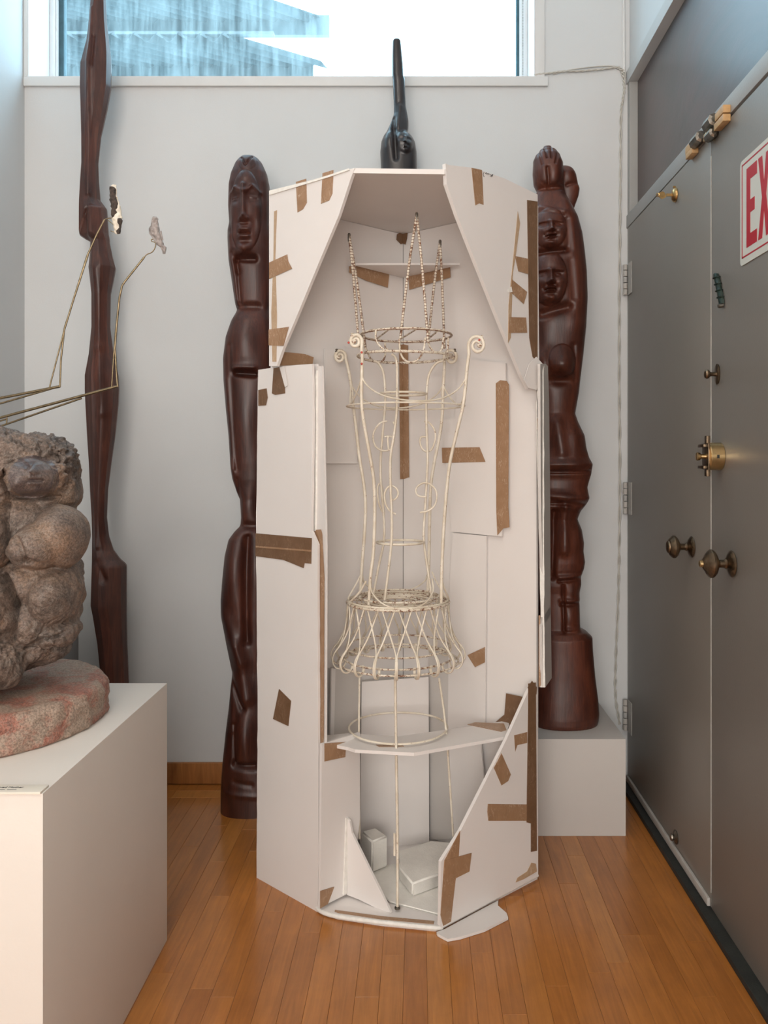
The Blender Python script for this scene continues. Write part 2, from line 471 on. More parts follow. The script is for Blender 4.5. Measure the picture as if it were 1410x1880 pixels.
wbox('gasket', WX1-.048, WX1-.036, YG-.008, YG+.02, WZ0, WZ1, M['gasket'])
wbox('frame', WX1-.036, WX1-.004, YG-.02, YG+.02, WZ0, WZ1, M['sill_paint'], bev=.002)
wbox('frame', WX0, WX1, YG-.02, YG+.02, WZ0-.02, WZ0+.030, M['sill_paint'], bev=.002)
wbox('pane', WX0+.045, WX1-.042, YG+.004, YG+.008, WZ0+.02, WZ1, M['dirty_glass'])
# bead chain hanging at the right of the window
ch = thing('blind_chain', (WX1-.030, YG-.028, WZ0+.02), 'beaded blind chain hanging at the right edge of the window', 'chain')
bm = bmesh.new(); z = WZ0+.03
while z < WZ1-.01:
    r = bmesh.ops.create_icosphere(bm, subdivisions=1, radius=.0022)
    for v in r['verts']: v.co += Vector((WX1-.024, YG-.026, z))
    z += .0062
o = bm_obj('bead_run', bm, M['steel'], ch); o['kind'] = 'stuff'
tube('cord', [(WX1-.070, YG-.012, WZ1-.01), (WX1-.085, YG-.012, 2.90), (WX1-.066, YG-.012, 2.80), (WX1-.086, YG-.012, 2.72)], .0012, M['cable_white'], ch, 5)

# corrugated awning sheets outside
aw = thing('corrugated_awning', (-1.0, 4.3, 2.9), 'weathered corrugated awning sheets seen outside through the dirty window', 'awning')
def sheet(x0, x1, Yf, zf, Yb, zb, skew):
    V = []; Fc = []; nx = 260; ny = 2
    for j in range(ny+1):
        t_ = j/ny
        for i in range(nx+1):
            x = x0+(x1-x0)*i/nx
            V.append((x+skew*t_, Yf+(Yb-Yf)*t_, zf+(zb-zf)*t_+.024*math.sin(x*2*math.pi/.115)))
    for j in range(ny):
        for i in range(nx):
            a = j*(nx+1)+i; Fc.append((a, a+1, a+nx+2, a+nx+1))
    o = mesh_obj('corrugated_sheet', V, Fc, M['corrugated'], aw, 60)
    md = o.modifiers.new('thick', 'SOLIDIFY'); md.thickness = .003
sheet(-3.1, -.95, 4.30, 3.42, 4.90, 3.564, .42)
sheet(-3.6, -1.10, 4.95, 4.036, 5.60, 4.203, .45)
for (yy, z0, z1, x1) in ((4.88, 3.455, 3.585, -.62), (5.58, 4.085, 4.22, -.60), (4.30, 3.435, 3.45, -.75)):
    box('purlin', -2.9, x1, yy, yy+.04, z0, z1, M['purlin'], aw)
box('post', -2.75, -2.65, 4.82, 4.90, -.3, 3.5, M['purlin'], aw)

# ------------------------------------------------------------------ doors
d1 = bpy.data.objects.new('door_1', None); d1.location = (XR, 2.6, 0); link(d1); struct(d1)
d2 = bpy.data.objects.new('door_2', None); d2.location = (XR, 1.5, 0); link(d2); struct(d2)
YC = .791*F/(1306-CX)     # meeting crack
box('leaf', XR, XR+.044, YC+.0015, YW-.030, .020, ZD, M['door_paint'], d1, bev=.0012)
box('leaf', XR, XR+.044, .565, YC-.0015, .020, ZD-.006, M['door_paint'], d2, bev=.0012)
box('edge_strip', XR-.0012, XR+.002, YC+.001, YC+.004, .06, 2.05, M['hinge_paint'], d1)
def D(x, y, off=0.0):   # point on the door face for a photo pixel; off = out into the room
    Y = XR*F/(x-CX); return Vector((XR-off, Y, H-(y-CY)*Y/F))
def Dz(y_at, z): pass
# sweep along the bottom of the far leaf
bm = bmesh.new(); add_box(bm, XR-.010, XR-.0005, YC+.004, YW-.034, .022, .044, .003)
bm_obj('door_sweep', bm, M['hinge_paint'], d1, 40, 'pale aluminium sweep strip')
# hinges in the corner
for (ya, yb) in ((485, 542), (885, 944), (1284, 1342)):
    z0 = H-(yb-CY)*(YW-.03)/F; z1 = H-(ya-CY)*(YW-.03)/F
    hg = box('hinge_leaf', XR-.0025, XR-.0005, YW-.085, YW-.036, z0, z1, M['hinge_paint'], d1)
    n = 5
    for q in range(n):
        a = z0+(z1-z0)*q/n+.0012; b_ = z0+(z1-z0)*(q+1)/n-.0012
        lathe('hinge_knuckle', [(0, .0078), (.001, .0086), (b_-a-.001, .0086), (b_-a, .0078)], (XR-.0105, YW-.026, a), (0, 0, 1), M['hinge_paint'] if q != 2 else M['frame_paint'], hg, 14)

def knob(name, x, y, scale, mat, label, par, tip=None):
    p = D(x, y); t = thing(name, p, label, 'door knob')
    s = scale
    lathe('rose', [(.0002, .030*s), (.003, .034*s), (.006, .031*s), (.010, .024*s), (.014, .012*s)], p, (-1, 0, 0), mat, t, 40)
    lathe('stem', [(.012, .010*s), (.018, .0135*s), (.022, .010*s), (.034, .010*s), (.038, .013*s)], p, (-1, 0, 0), mat, t, 24)
    prof = [(.036, .010*s), (.040, .020*s), (.045, .030*s), (.051, .0355*s), (.056, .036*s), (.061, .032*s), (.065, .027*s), (.067, .025*s), (.068, .020*s)]
    if tip == 'stud': prof += [(.072, .016*s), (.076, .010*s)]
    else: prof += [(.071, .019*s), (.0735, .016*s), (.0745, .010*s)]
    prof.append((prof[-1][0]+.0005, .001))
    lathe('handle', prof, p, (-1, 0, 0), mat, t, 48)
    if tip == 'stud':
        lathe('stud', [(.074, .009), (.082, .0085), (.0835, .007), (.084, .001)], p, (-1, 0, 0), M['brass_bright'], t, 12, label='bright worn stud')
    into_part(t, par, name)
knob('door_knob', 1271, 1004, .92, M['bronze'], 'ringed brass door knob', d1)
knob('door_knob', 1345, 1035, 1.0, M['bronze'], 'bronze door knob with bright stud', d2, 'stud')
# small pull knob
p = D(1318, 687); t = thing('pull_knob', p, 'small bronze pull knob on oval plate above the brass rim lock', 'knob')
lathe('handle', [(.004, .006), (.016, .005), (.022, .007), (.025, .0115), (.030, .0125), (.034, .010), (.036, .004)], p, (-1, 0, 0), M['bronze'], t, 24)
o = lathe('oval_plate', [(.0002, .017), (.003, .018), (.005, .015)], (0, 0, 0), (-1, 0, 0), M['bronze'], None, 32)
for v in o.data.vertices: v.co.z *= 1.55; v.co += p
o.parent = t; o.matrix_parent_inverse = Matrix.Translation(-p)
into_part(t, d2, 'pull_knob')
# brass rim lock cylinder
p = D(1323, 838); t = thing('rim_lock', p, 'round brass rim lock cylinder with key plate on the near door leaf', 'lock')
lathe('lock_body', [(.0002, .0355), (.001, .0362), (.034, .0362), (.0355, .035), (.036, .030)], p, (-1, 0, 0), M['brass_bright'], t, 56, 30)
box('lock_plate', XR-.040, XR-.036, p.y-.024, p.y+.026, p.z-.034, p.z+.034, M['bronze'], t, .001)
box('lock_plate', XR-.052, XR-.0405, p.y-.022, p.y+.024, p.z-.032, p.z-.024, M['bronze'], t, .001)
box('lock_plate', XR-.052, XR-.0405, p.y-.022, p.y+.024, p.z+.024, p.z+.032, M['bronze'], t, .001)
box('latch_lug', XR-.040, XR-.030, p.y-.010, p.y+.008, p.z+.034, p.z+.054, M['bronze'], t, .001)
box('latch_lug', XR-.040, XR-.030, p.y-.010, p.y+.008, p.z-.052, p.z-.034, M['bronze'], t, .001)
lathe('thumb_turn', [(.040, .007), (.052, .006), (.055, .010), (.062, .011), (.064, .008)], p, (-1, 0, 0), M['brass_bright'], t, 20)
bm = bmesh.new(); add_box(bm, XR-.022, XR-.016, p.y-.0372, p.y-.0350, p.z-.005, p.z+.004)
bm_obj('pin_hole', bm, M['rubber'], t)
into_part(t, d2, 'rim_lock')
# green weathered bar ornament
t = thing('bar_ornament', D(1324, 530), 'dark green weathered metal bar ornament fixed aslant on the door', 'ornament')
a = D(1318, 502, .004); b_ = D(1329, 558, .004)
V, Fc = [], []
pts = [a.lerp(b_, q/14) for q in range(15)]
nn = np.array([random.uniform(-1, 1) for _ in range(400)])
for i, q in enumerate(pts):
    for k in range(10):
        an = 2*math.pi*k/10; rr = .0105*(1+.12*nn[(i*10+k) % 400])*(.8 if i in (0, 14) else 1)
        V.append(q+Vector((-max(-.2, math.cos(an))*.008, math.sin(an)*rr*1.25, .0015*nn[(i*7+k) % 400])))
for i in range(14):
    for k in range(10): Fc.append((i*10+k, i*10+(k+1) % 10, i*10+10+(k+1) % 10, i*10+10+k))
Fc += [tuple(range(10)), tuple(140+k for k in range(10))]
mesh_obj('bar', V, Fc, M['verdigris'], t, 50)
for q in (2, 5, 8, 11):
    tube('band', [pts[q]+Vector((-.001+-.009*math.cos(an), .0145*math.sin(an), 0)) for an in [2*math.pi*k/14 for k in range(14)]], .0014, M['verdigris'], t, 5, True, 0)
lathe('end_screw', [(0, .006), (.012, .006), (.014, .003)], b_+Vector((-.0, -.004, -.004)), (-1, 0, -.2), M['steel'], t, 12)
# cylinder with key near the top
p = D(1241, 358); t = thing('key_lock', p, 'small brass lock with its key in it at the top of the far door leaf', 'lock')
lathe('lock_cylinder', [(.0002, .0205), (.002, .022), (.007, .0205), (.012, .015), (.0135, .010)], p, (-1, 0, 0), M['brass'], t, 36)
box('key_shaft', XR-.030, XR-.012, p.y-.0015, p.y+.0015, p.z-.004, p.z+.004, M['brass'], t)
kp = [(XR-.030, p.z-.006), (XR-.036, p.z-.010), (XR-.043, p.z-.013), (XR-.050, p.z-.008), (XR-.056, p.z-.002), (XR-.054, p.z+.006), (XR-.047, p.z+.009), (XR-.040, p.z+.011), (XR-.034, p.z+.006)]
slab('key_bow', [Vector((x, p.y-.001, z)) for x, z in kp], Vector((0, -1, 0)), .002, M['brass'], t)
tube('key_ring', [Vector((XR-.056+.005*math.cos(a), p.y-.001, p.z+.005*math.sin(a))) for a in [k*math.pi/6 for k in range(12)]], .0011, M['brass'], t, 5, True, 0)
lathe('screw', [(.0002, .003), (.008, .003), (.009, .001)], p+Vector((0, .004, .026)), (-1, 0, 0), M['brass'], t, 10)
into_part(t, d1, 'key_lock')
# top closer with wood blocks
t = thing('door_catch', D(1305, 240), 'pair of dark roller catches between wooden blocks at the top meeting edge', 'catch')
def catch(x, y, r, L):
    p = D(x, y, .014); lathe('roller', [(-L/2, r*.55), (-L/2+.004, r), (L/2-.004, r), (L/2, r*.55)], p, (0, 1, .0), M['steel'], t, 8, 20)
catch(1315, 226, .017, .058); catch(1315, 248, .013, .050); catch(1290, 257, .016, .062)
for (x, y, ww, hh) in ((1276, 272, .026, .022), (1277, 282, .028, .016), (1334, 208, .030, .020), (1333, 225, .034, .018)):
    p = D(x, y, .0); box('wood_block', XR-.020, XR-.0004, p.y-ww, p.y+ww, p.z-hh/2, p.z+hh/2, M['wood_block'], t, .002)
box('bolt', XR-.018, XR-.0004, YC-.010, YC+.012, ZD-.012, ZD+.006, M['brass_bright'], t, .001)
into_part(t, d2, 'roller_catch')
# bumper knob low on the door
p = D(1242, 1537); t = thing('door_stop', p, 'small metal door stop button low on the far door leaf', 'door stop')
lathe('stop_base', [(.0002, .020), (.003, .021), (.006, .017), (.009, .010)], p, (-1, 0, 0), M['steel'], t, 24)
lathe('stop_button', [(.008, .008), (.014, .011), (.018, .010), (.020, .004)], p, (-1, 0, 0), M['steel'], t, 20)
into_part(t, d1, 'door_stop')

# exit sign: 14 x 10 inch plate with red border and letters
sy0 = XR*F/(1360.5-CX); sL = .355; zt = H-(299-CY)*sy0/F; zb = H-(490-CY)*sy0/F
t = thing('exit_sign', (XR, sy0-sL/2, zb), 'white rectangular EXIT sign with red letters and red border on the door', 'sign')
def splate(name, y0, y1, z0, z1, th0, th1, mat, rr=.012):
    pts = []
    for (cy, cz, a0) in ((y1-rr, z1-rr, 0), (y0+rr, z1-rr, 90), (y0+rr, z0+rr, 180), (y1-rr, z0+rr, 270)):
        for k in range(6):
            a = math.radians(a0+k*18); pts.append(Vector((XR-th1, cy+rr*math.cos(a), cz+rr*math.sin(a))))
    return slab(name, pts, Vector((-1, 0, 0)), th1-th0, mat, t)
splate('sign_plate', sy0-sL, sy0, zb, zt, .0003, .0022, M['sign_white'])
def sbox(name, y0, y1, z0, z1, mat): return box(name, XR-.0028, XR-.0021, y0, y1, z0, z1, mat, t)
bo = .011; bw = .0035
bm = bmesh.new()
for (a, b_, c, d) in ((sy0-bo-bw, sy0-bo, zb+bo*1.5, zt-bo), (sy0-sL+bo, sy0-sL+bo+bw, zb+bo*1.5, zt-bo), (sy0-sL+bo, sy0-bo, zt-bo-bw, zt-bo), (sy0-sL+bo, sy0-bo, zb+bo*1.5, zb+bo*1.5+bw)):
    add_box(bm, XR-.0028, XR-.0021, a, b_, c, d)
bm_obj('border', bm, M['sign_red'], t, label='thin red border')
LH0, LH1 = zb+.036, zt-.030
yE = XR*F/(1372.6-CX); lw = .061; gp = .0075; sw = .0215
def letter(ch, y):   # y = left edge, running towards the camera (-Y)
    Hh = LH1-LH0
    def pl(lst): return [Vector((XR-.0029, y-u, LH0+v)) for u, v in lst]
    q = .030
    if ch == 'E': polys = [[(0, 0), (lw, 0), (lw, q), (sw, q), (sw, Hh*.5-q*.5), (lw*.78, Hh*.5-q*.5), (lw*.78, Hh*.5+q*.5), (sw, Hh*.5+q*.5), (sw, Hh-q), (lw, Hh-q), (lw, Hh), (0, Hh)]]
    elif ch == 'X': polys = [[(0, 0), (sw, 0), (lw/2+.002, Hh*.34), (lw+.004-sw, 0), (lw+.004, 0), (lw/2+.002+sw*.52, Hh*.5), (lw+.004, Hh), (lw+.004-sw, Hh), (lw/2+.002, Hh*.66), (sw, Hh), (0, Hh), (lw/2+.002-sw*.52, Hh*.5)]]
    elif ch == 'I': polys = [[(0, 0), (sw, 0), (sw, Hh), (0, Hh)]]
    else: polys = [[(lw/2-sw/2, 0), (lw/2+sw/2, 0), (lw/2+sw/2, Hh-q), (lw, Hh-q), (lw, Hh), (0, Hh), (0, Hh-q), (lw/2-sw/2, Hh-q)]]
    for p_ in polys: slab('letter', pl(p_), Vector((-1, 0, 0)), .0008, M['sign_red'], t)
letter('E', yE); letter('X', yE-lw-gp); letter('I', yE-2*lw-2*gp-.008); letter('T', yE-2*lw-3*gp-.008-sw)

# white twisted cable from window corner to the door corner and down
cb = thing('white_cable', (XR-.02, YW-.01, 1.3), 'twisted white cable run from window corner down beside the door hinges', 'cable')
run = [(982, 137), (1010, 134), (1035, 131), (1070, 130), (1105, 127), (1134, 124), (1143, 135), (1146, 160), (1143, 185), (1140, 210), (1139, 300), (1138, 420), (1137, 560), (1137, 700), (1138, 860), (1137, 1000), (1135, 1100), (1131, 1200), (1130, 1275), (1138, 1330)]
bp = [P(x, y, YW-.008) for x, y in run]
dense = catmull(bp, 22)
for ph, dy in ((0, 0), (math.pi, 0)):
    q = []
    for i, p_ in enumerate(dense):
        a = i*.42+ph; q.append(p_+Vector((math.cos(a)*.0032, math.sin(a)*.0032, math.cos(a)*.002)))
    tube('strand', q, .0026, M['cable_white'], cb, 6, False, 0)
tube('stray_cable', [P(1147, 150, YW-.008), P(1148, 135, YW-.008), P(1144, 128, YW-.007), P(1120, 121, YW-.006), P(1060, 126, YW-.006), P(1015, 136, YW-.006)], .0024, M['cable_white'], cb, 6)

# ------------------------------------------------------------------ pedestals
def pedestal(name, x0, x1, y0, y1, h, mat, label):
    bm = bmesh.new(); add_box(bm, x0, x1, y0, y1, 0, h, .0015)
    o = bm_obj(name, bm, mat, None, 40); return tag(o, label, 'pedestal')
py1 = Yz(1725.6, 0); PZ = H-(1254-CY)*py1/F; py0 = (H-PZ)*F/(1457-CY); px1 = (307-CX)*py1/F
pedestal('pedestal', px1-.70, px1, py0, py1, PZ, M['pedestal_paint'], 'large cream box pedestal under the carved stone at left foreground')
sy_ = Yz(1535, 0); SZ = H-(1357-CY)*sy_/F
pedestal('pedestal', .30, (1149-CX)*sy_/F, sy_, YW-.035, SZ, M['pedestal_grey'], 'low grey box pedestal under the right carved totem')
# label card
t = thing('label_card', Pz(40, 1448, PZ), 'small white caption card lying on the cream pedestal front corner', 'label')
c0 = Pz(0, 1440, PZ+.004); 
cy0 = Yz(1454.5, PZ+.004); cy1 = Yz(1440.5, PZ+.004); cx1 = Pz(74, 1454.5, PZ+.004).x; cx0 = cx1-.13
box('card', cx0, cx1, cy0, cy1, PZ, PZ+.004, M['card'], t, .0005)
def text(name, s, size, loc, rot, mat, parent, ext=.0002, shear=0.0):
    cu = bpy.data.curves.new(name, 'FONT'); cu.body = s; cu.size = size; cu.extrude = ext; cu.shear = shear
    o = bpy.data.objects.new('tmp', cu); sc.collection.objects.link(o)
    dg = bpy.context.evaluated_depsgraph_get(); me = bpy.data.meshes.new_from_object(o.evaluated_get(dg))
    bpy.data.objects.remove(o); me.name = name; me.materials.clear(); me.materials.append(mat)
    me.transform(Matrix.Translation(Vector(loc)) @ rot)
    o = bpy.data.objects.new(name, me); return link(o, parent)
tx = Pz(1, 1446, PZ+.004)
text('caption', 'Carved Mother', .0085, (cx1-.092, cy0+(cy1-cy0)*.55, PZ+.0042), Matrix.Identity(4), M['ink'], t)
for xa_, xb_ in ((-.092, -.078), (-.076, -.066), (-.062, -.046)):
    box('print_line', cx1+xa_, cx1+xb_, cy0+(cy1-cy0)*.30, cy0+(cy1-cy0)*.30+.0016, PZ+.004, PZ+.0043, M['ink'], t)

# grey metal cabinet behind the pedestal
t = thing('metal_cabinet', (-1.33, 2.75, 0), 'grey metal cabinet mostly hidden behind the carved stone', 'cabinet')
gx = (151-CX)*2.86/F; gz = H-(1118-CY)*2.44/F
box('cabinet_body', XL+.01, gx-.008, 2.44, 2.85, 0, gz-.045, M['grey_metal'], t, .003)
box('cabinet_lid', XL+.006, gx, 2.43, 2.86, gz-.044, gz+.002, M['grey_metal'], t, .004)
box('latch', gx-.0075, gx-.004, 2.47, 2.50, gz-.12, gz-.07, M['rubber'], t, .001)

# ------------------------------------------------------------------ carved columns
def interp_rows(rows, y, sm=3.0):
    ys = np.array([r[0] for r in rows], float)
    L = np.interp(y, ys, [r[1] for r in rows]); R = np.interp(y, ys, [r[2] for r in rows])
    if sm > 0:
        step = y[1]-y[0]; k = int(3*sm/step)+1; kk = np.exp(-.5*(np.arange(-k, k+1)*step/sm)**2); kk /= kk.sum()
        def s(a):
            p = np.concatenate([2*a[0]-a[1:k+1][::-1], a, 2*a[-1]-a[-k-1:-1][::-1]]); return np.convolve(p, kk, 'valid')
        L = s(L); R = s(R)
    return L, R
def column(name, rows, Y, mat, parent, feats=(), depth=.9, nt_=144, step=2.0, n=2.3, facet=None, sm=3.0, smooth=80, cy_fn=None, label=None, round_top=0, round_bot=0, nz=0.0, seed=0):
    y = np.arange(rows[0][0], rows[-1][0]+1e-6, step); L, R = interp_rows(rows, y, sm)
    k = Y/F; c = (L+R)/2; a = np.maximum((R-L)/2, .3)
    if round_top:
        tt = np.clip((y-y[0])/round_top, 0, 1); a = a*np.sqrt(np.clip(1-(1-tt)**2, .002, 1))
    if round_bot:
        tt = np.clip((y[-1]-y)/round_bot, 0, 1); a = a*np.sqrt(np.clip(1-(1-tt)**2, .35, 1))
    th = np.linspace(0, 2*math.pi, nt_, endpoint=False)
    if facet is None:
        ct = np.sign(np.cos(th))*np.abs(np.cos(th))**(2/n); st = np.sign(np.sin(th))*np.abs(np.sin(th))**(2/n)
    else:
        fa = np.array(facet); seg = np.linspace(0, len(fa), nt_, endpoint=False); i0 = seg.astype(int); f = seg-i0
        pt = fa[i0 % len(fa)]*(1-f)[:, None]+fa[(i0+1) % len(fa)]*f[:, None]; ct, st = pt[:, 0], pt[:, 1]
    dep = depth(y) if callable(depth) else depth*np.ones_like(y)
    XX = c[:, None]+a[:, None]*ct[None, :]
    off = a[:, None]*k*dep[:, None]*st[None, :]       # +st = towards camera
    YY = np.repeat(y[:, None], nt_, 1)
    wgt = np.clip(st, 0, 1)[None, :]**.6
    disp = np.zeros_like(XX)
    for ft in feats:
        if callable(ft): disp += ft(XX, YY)
        elif len(ft) == 5:
            cx, cy, rx, ry, am = ft; disp += am*np.exp(-((XX-cx)/rx)**2-((YY-cy)/ry)**2)
        elif ft[0] == 'l':       # line x0 y0 x1 y1 width amp
            _, x0, y0, x1, y1, wd, am = ft; dx, dy = x1-x0, y1-y0; LL = dx*dx+dy*dy
            t_ = np.clip(((XX-x0)*dx+(YY-y0)*dy)/LL, 0, 1); d2 = (XX-x0-t_*dx)**2+(YY-y0-t_*dy)**2
            disp += am*np.exp(-d2/wd**2)
        elif ft[0] == 'e':       # hard edged ellipsoid bulge: cx cy rx ry amp
            _, cx, cy, rx, ry, am = ft; q = 1-((XX-cx)/rx)**2-((YY-cy)/ry)**2
            disp += am*np.sqrt(np.clip(q, 0, 1))
    off = off+disp*wgt
    if nz:
        r2 = np.random.default_rng(seed); g = r2.normal(size=(len(y)//4+2, nt_//6+1))
        gi = np.clip(y-y[0], 0, None)/(step*4); gj = np.arange(nt_)/6
        i0 = gi.astype(int); j0 = gj.astype(int) % g.shape[1]; j1 = (j0+1) % (nt_//6); fi = (gi-i0)[:, None]; fj = (gj-gj.astype(int))[None, :]
        j0 = j0 % (nt_//6)
        sm_ = (g[i0][:, j0]*(1-fi)*(1-fj)+g[i0+1][:, j0]*fi*(1-fj)+g[i0][:, j1]*(1-fi)*fj+g[i0+1][:, j1]*fi*fj)*nz
        XX = XX+sm_*np.sign(ct)[None, :]*np.abs(ct)[None, :]/k*1.0; off = off+sm_*st[None, :]
    V = np.stack([(XX-CX)*k, Y-off, H-(YY-CY)*k], -1).reshape(-1, 3)
    ny = len(y); idx = np.arange(ny*nt_).reshape(ny, nt_); nx_ = np.roll(idx, -1, 1)
    Fq = np.stack([idx[:-1], nx_[:-1], nx_[1:], idx[1:]], -1).reshape(-1, 4)
    faces = [tuple(f) for f in Fq.tolist()]+[tuple(idx[0].tolist())[::-1], tuple(idx[-1].tolist())]
    me = bpy.data.meshes.new(name); me.from_pydata(V.tolist(), [], faces)
    bm = bmesh.new(); bm.from_mesh(me); bmesh.ops.recalc_face_normals(bm, faces=bm.faces); bm.to_mesh(me); bm.free()
    for p_ in me.polygons: p_.use_smooth = True
    me.set_sharp_from_angle(angle=math.radians(smooth))
    me.materials.append(mat); o = bpy.data.objects.new(name, me); link(o, parent)
    if label: o['label'] = label
    return o
def face(cx, cy, w_, h_, s, tilt=0):
    """carved face: w_, h_ half width and half height in photo pixels, s overall relief in metres"""
    f = []
    f += [('e', cx, cy, w_*1.02, h_*1.05, s*1.0)]
    for sg in (-1, 1):
        f += [(cx+sg*w_*.45, cy-h_*.14, w_*.30, h_*.13, -s*.62)]           # socket
        f += [(cx+sg*w_*.45, cy-h_*.12, w_*.17, h_*.055, s*.40)]           # eye ball
        f += [('l', cx+sg*w_*.25, cy-h_*.12, cx+sg*w_*.66, cy-h_*.12, h_*.016, -s*.14)]
        f += [('l', cx+sg*w_*.16, cy-h_*.28, cx+sg*w_*.68, cy-h_*.27, h_*.05, s*.16)]   # brow
        f += [(cx+sg*w_*.55, cy+h_*.18, w_*.26, h_*.16, s*.18)]            # cheek
        f += [(cx+sg*w_*.14, cy+h_*.215, w_*.10, h_*.05, s*.34)]           # nostril
        f += [(cx+sg*w_*.35, cy+h_*.42, w_*.12, h_*.10, -s*.20)]
    f += [('l', cx, cy-h_*.24, cx, cy+h_*.17, w_*.125, s*.62), (cx, cy+h_*.19, w_*.15, h_*.07, s*.42)]
    f += [(cx, cy+h_*.30, w_*.17, h_*.045, -s*.42)]
    f += [('l', cx-w_*.24, cy+h_*.42, cx+w_*.24, cy+h_*.42, h_*.045, s*.36), ('l', cx-w_*.18, cy+h_*.52, cx+w_*.18, cy+h_*.52, h_*.045, s*.38)]
    f += [('l', cx-w_*.30, cy+h_*.468, cx+w_*.30, cy+h_*.468, h_*.020, -s*.42)]
    f += [(cx, cy+h_*.64, w_*.25, h_*.05, -s*.25), (cx, cy+h_*.80, w_*.28, h_*.10, s*.30)]
    return f

# 1 tall faceted abstract column at the left
YS1 = 2.98
rows = [(-60, 172, 190), (0, 167, 194), (40, 164, 196), (75, 160, 200), (100, 154, 203), (120, 149, 204), (160, 148, 203), (200, 149, 196), (250, 150, 185), (300, 150, 180), (330, 148, 181), (368, 146, 184), (380, 146, 193), (384, 146, 196), (430, 146, 199), (433, 147, 200), (440, 158, 201), (444, 166, 201), (470, 165, 206), (492, 163, 212), (515, 166, 208), (540, 169, 203), (600, 169, 202), (650, 164, 208), (690, 157, 217), (715, 157, 218), (740, 158, 217), (800, 161, 211), (850, 164, 204), (900, 166, 198), (950, 169, 196), (985, 170, 200), (1010, 170, 208), (1027, 170, 220), (1036, 170, 230), (1040, 170, 232), (1110, 168, 232), (1130, 172, 232), (1180, 180, 233), (1252, 187, 236), (1350, 189, 240), (1472, 190, 243)]
t = thing('carved_column', P(216, 1472, YS1), 'tall slender faceted brown wood column sculpture at the left of the back wall', 'sculpture')
fac = [(1, 0), (.86, .55), (.28, .98), (-.30, 1.0), (-.88, .5), (-1, 0), (-.86, -.6), (0, -1), (.86, -.6)]
def notch(X, Yy): # the lower block stands proud of the upper one
    a = 1/(1+np.exp(-(Yy-(384+np.clip(168-X, 0, 30)*2.4))/1.6)); b = 1/(1+np.exp(-(X-170)/1.6))
    return .022*b*(1/(1+np.exp(-(Yy-384)/1.5)))*np.exp(-np.clip(Yy-384, 0, 400)/160) - .010*(1-b)*a*np.exp(-np.clip(Yy-440, 0, 400)/90)
column('column_shaft', rows, YS1, M['walnut_strip'], t, [notch, ('l', 172, 20, 168, 360, 4, .008), ('l', 178, 75, 176, 130, 3, -.006), ('l', 187, 500, 190, 640, 7, .008), ('l', 190, 640, 200, 760, 8, .007), ('l', 199, 760, 184, 1000, 8, .008), ('l', 186, 1030, 200, 1060, 6, -.008)],
       .85, 108, 2, 2, fac, .9, 26)

# 2 standing figure with a mask-like face
YS2 = 2.93
rows = [(288, 444, 468), (291, 440, 473), (300, 433, 481), (320, 425, 490), (340, 421, 494), (380, 420, 496), (410, 422, 496), (425, 419, 497), (440, 419, 498), (480, 421, 498), (520, 427, 498), (560, 433, 497), (570, 436, 495), (576, 434, 496), (590, 426, 500), (620, 416, 505), (660, 411, 507), (700, 412, 505), (750, 416, 501), (800, 421, 497), (850, 424, 494), (880, 428, 490), (905, 436, 484), (917, 441, 481), (950, 443, 480), (966, 441, 482), (975, 432, 490), (990, 421, 497), (1020, 414, 502), (1060, 410, 506), (1100, 407, 509), (1130, 408, 509), (1180, 417, 505), (1230, 427, 501), (1250, 426, 502), (1300, 421, 506), (1340, 416, 510), (1400, 410, 514), (1450, 407, 515), (1490, 407, 514), (1498, 411, 510)]
t = thing('carved_figure', P(460, 1498, YS2), 'dark wood standing figure with long mask face and raised arms left of white crate', 'sculpture')
fe = [('e', 457, 398, 29, 76, .020), (439, 375, 10, 9, -.017), (471, 375, 11, 9, -.017), (439, 375, 6, 3.6, .010), (471, 375, 6.5, 3.6, .010)]
fe += [('l', 433, 375, 445, 375, 1.3, -.004), ('l', 465, 375, 478, 375, 1.3, -.004)]
fe += [('l', 452, 364, 438, 356, 3.2, .008), ('l', 438, 356, 429, 363, 3.2, .007), ('l', 459, 364, 471, 354, 3.2, .008), ('l', 471, 354, 483, 363, 3.2, .007)]
fe += [('l', 455, 352, 456, 408, 4.2, .015), (456, 411, 6.5, 5, .012), (449, 413, 3.2, 3, .007), (463, 413, 3.2, 3, .007), (456, 420, 9, 3.4, -.011)]
fe += [('l', 449, 432, 464, 432, 3, .008), ('l', 447, 439, 467, 439, 1.9, -.008), ('l', 450, 445, 464, 445, 3, .009), (457, 453, 10, 4, -.008), (457, 466, 11, 8, .012)]
fe += [(441, 424, 6, 16, -.008), (474, 424, 6, 16, -.008), (456, 335, 15, 18, .006)]
fe += [('e', 458, 305, 16, 17, .006), ('l', 447, 296, 456, 312, 2.2, -.008), ('l', 466, 294, 456, 312, 2.2, -.008)]
fe += [('l', 432, 470, 443, 505, 5, -.012), ('l', 443, 482, 472, 482, 6, -.024), (457, 468, 20, 12, .012)]
fe += [('l', 428, 440, 441, 560, 7, .008), ('l', 441, 480, 446, 560, 4, -.009), ('l', 440, 567, 478, 567, 7, -.012)]
fe += [(455, 625, 26, 45, .020), ('l', 441, 688, 474, 690, 6, -.034), ('l', 440, 680, 474, 680, 5, .010), (440, 684, 8, 10, .006)]
fe += [('l', 430, 640, 440, 860, 6, -.008), ('l', 421, 700, 432, 860, 6, .006), (457, 780, 20, 60, .012), (430, 865, 8, 16, .012)]
fe += [('l', 441, 880, 443, 960, 4, -.006), (458, 930, 14, 30, .010), ('l', 441, 962, 480, 966, 7, -.012)]
fe += [(436, 1040, 16, 60, .022), (480, 1040, 16, 60, .022), ('l', 460, 985, 460, 1170, 6, -.024), ('l', 416, 1120, 452, 1205, 12, .010)]
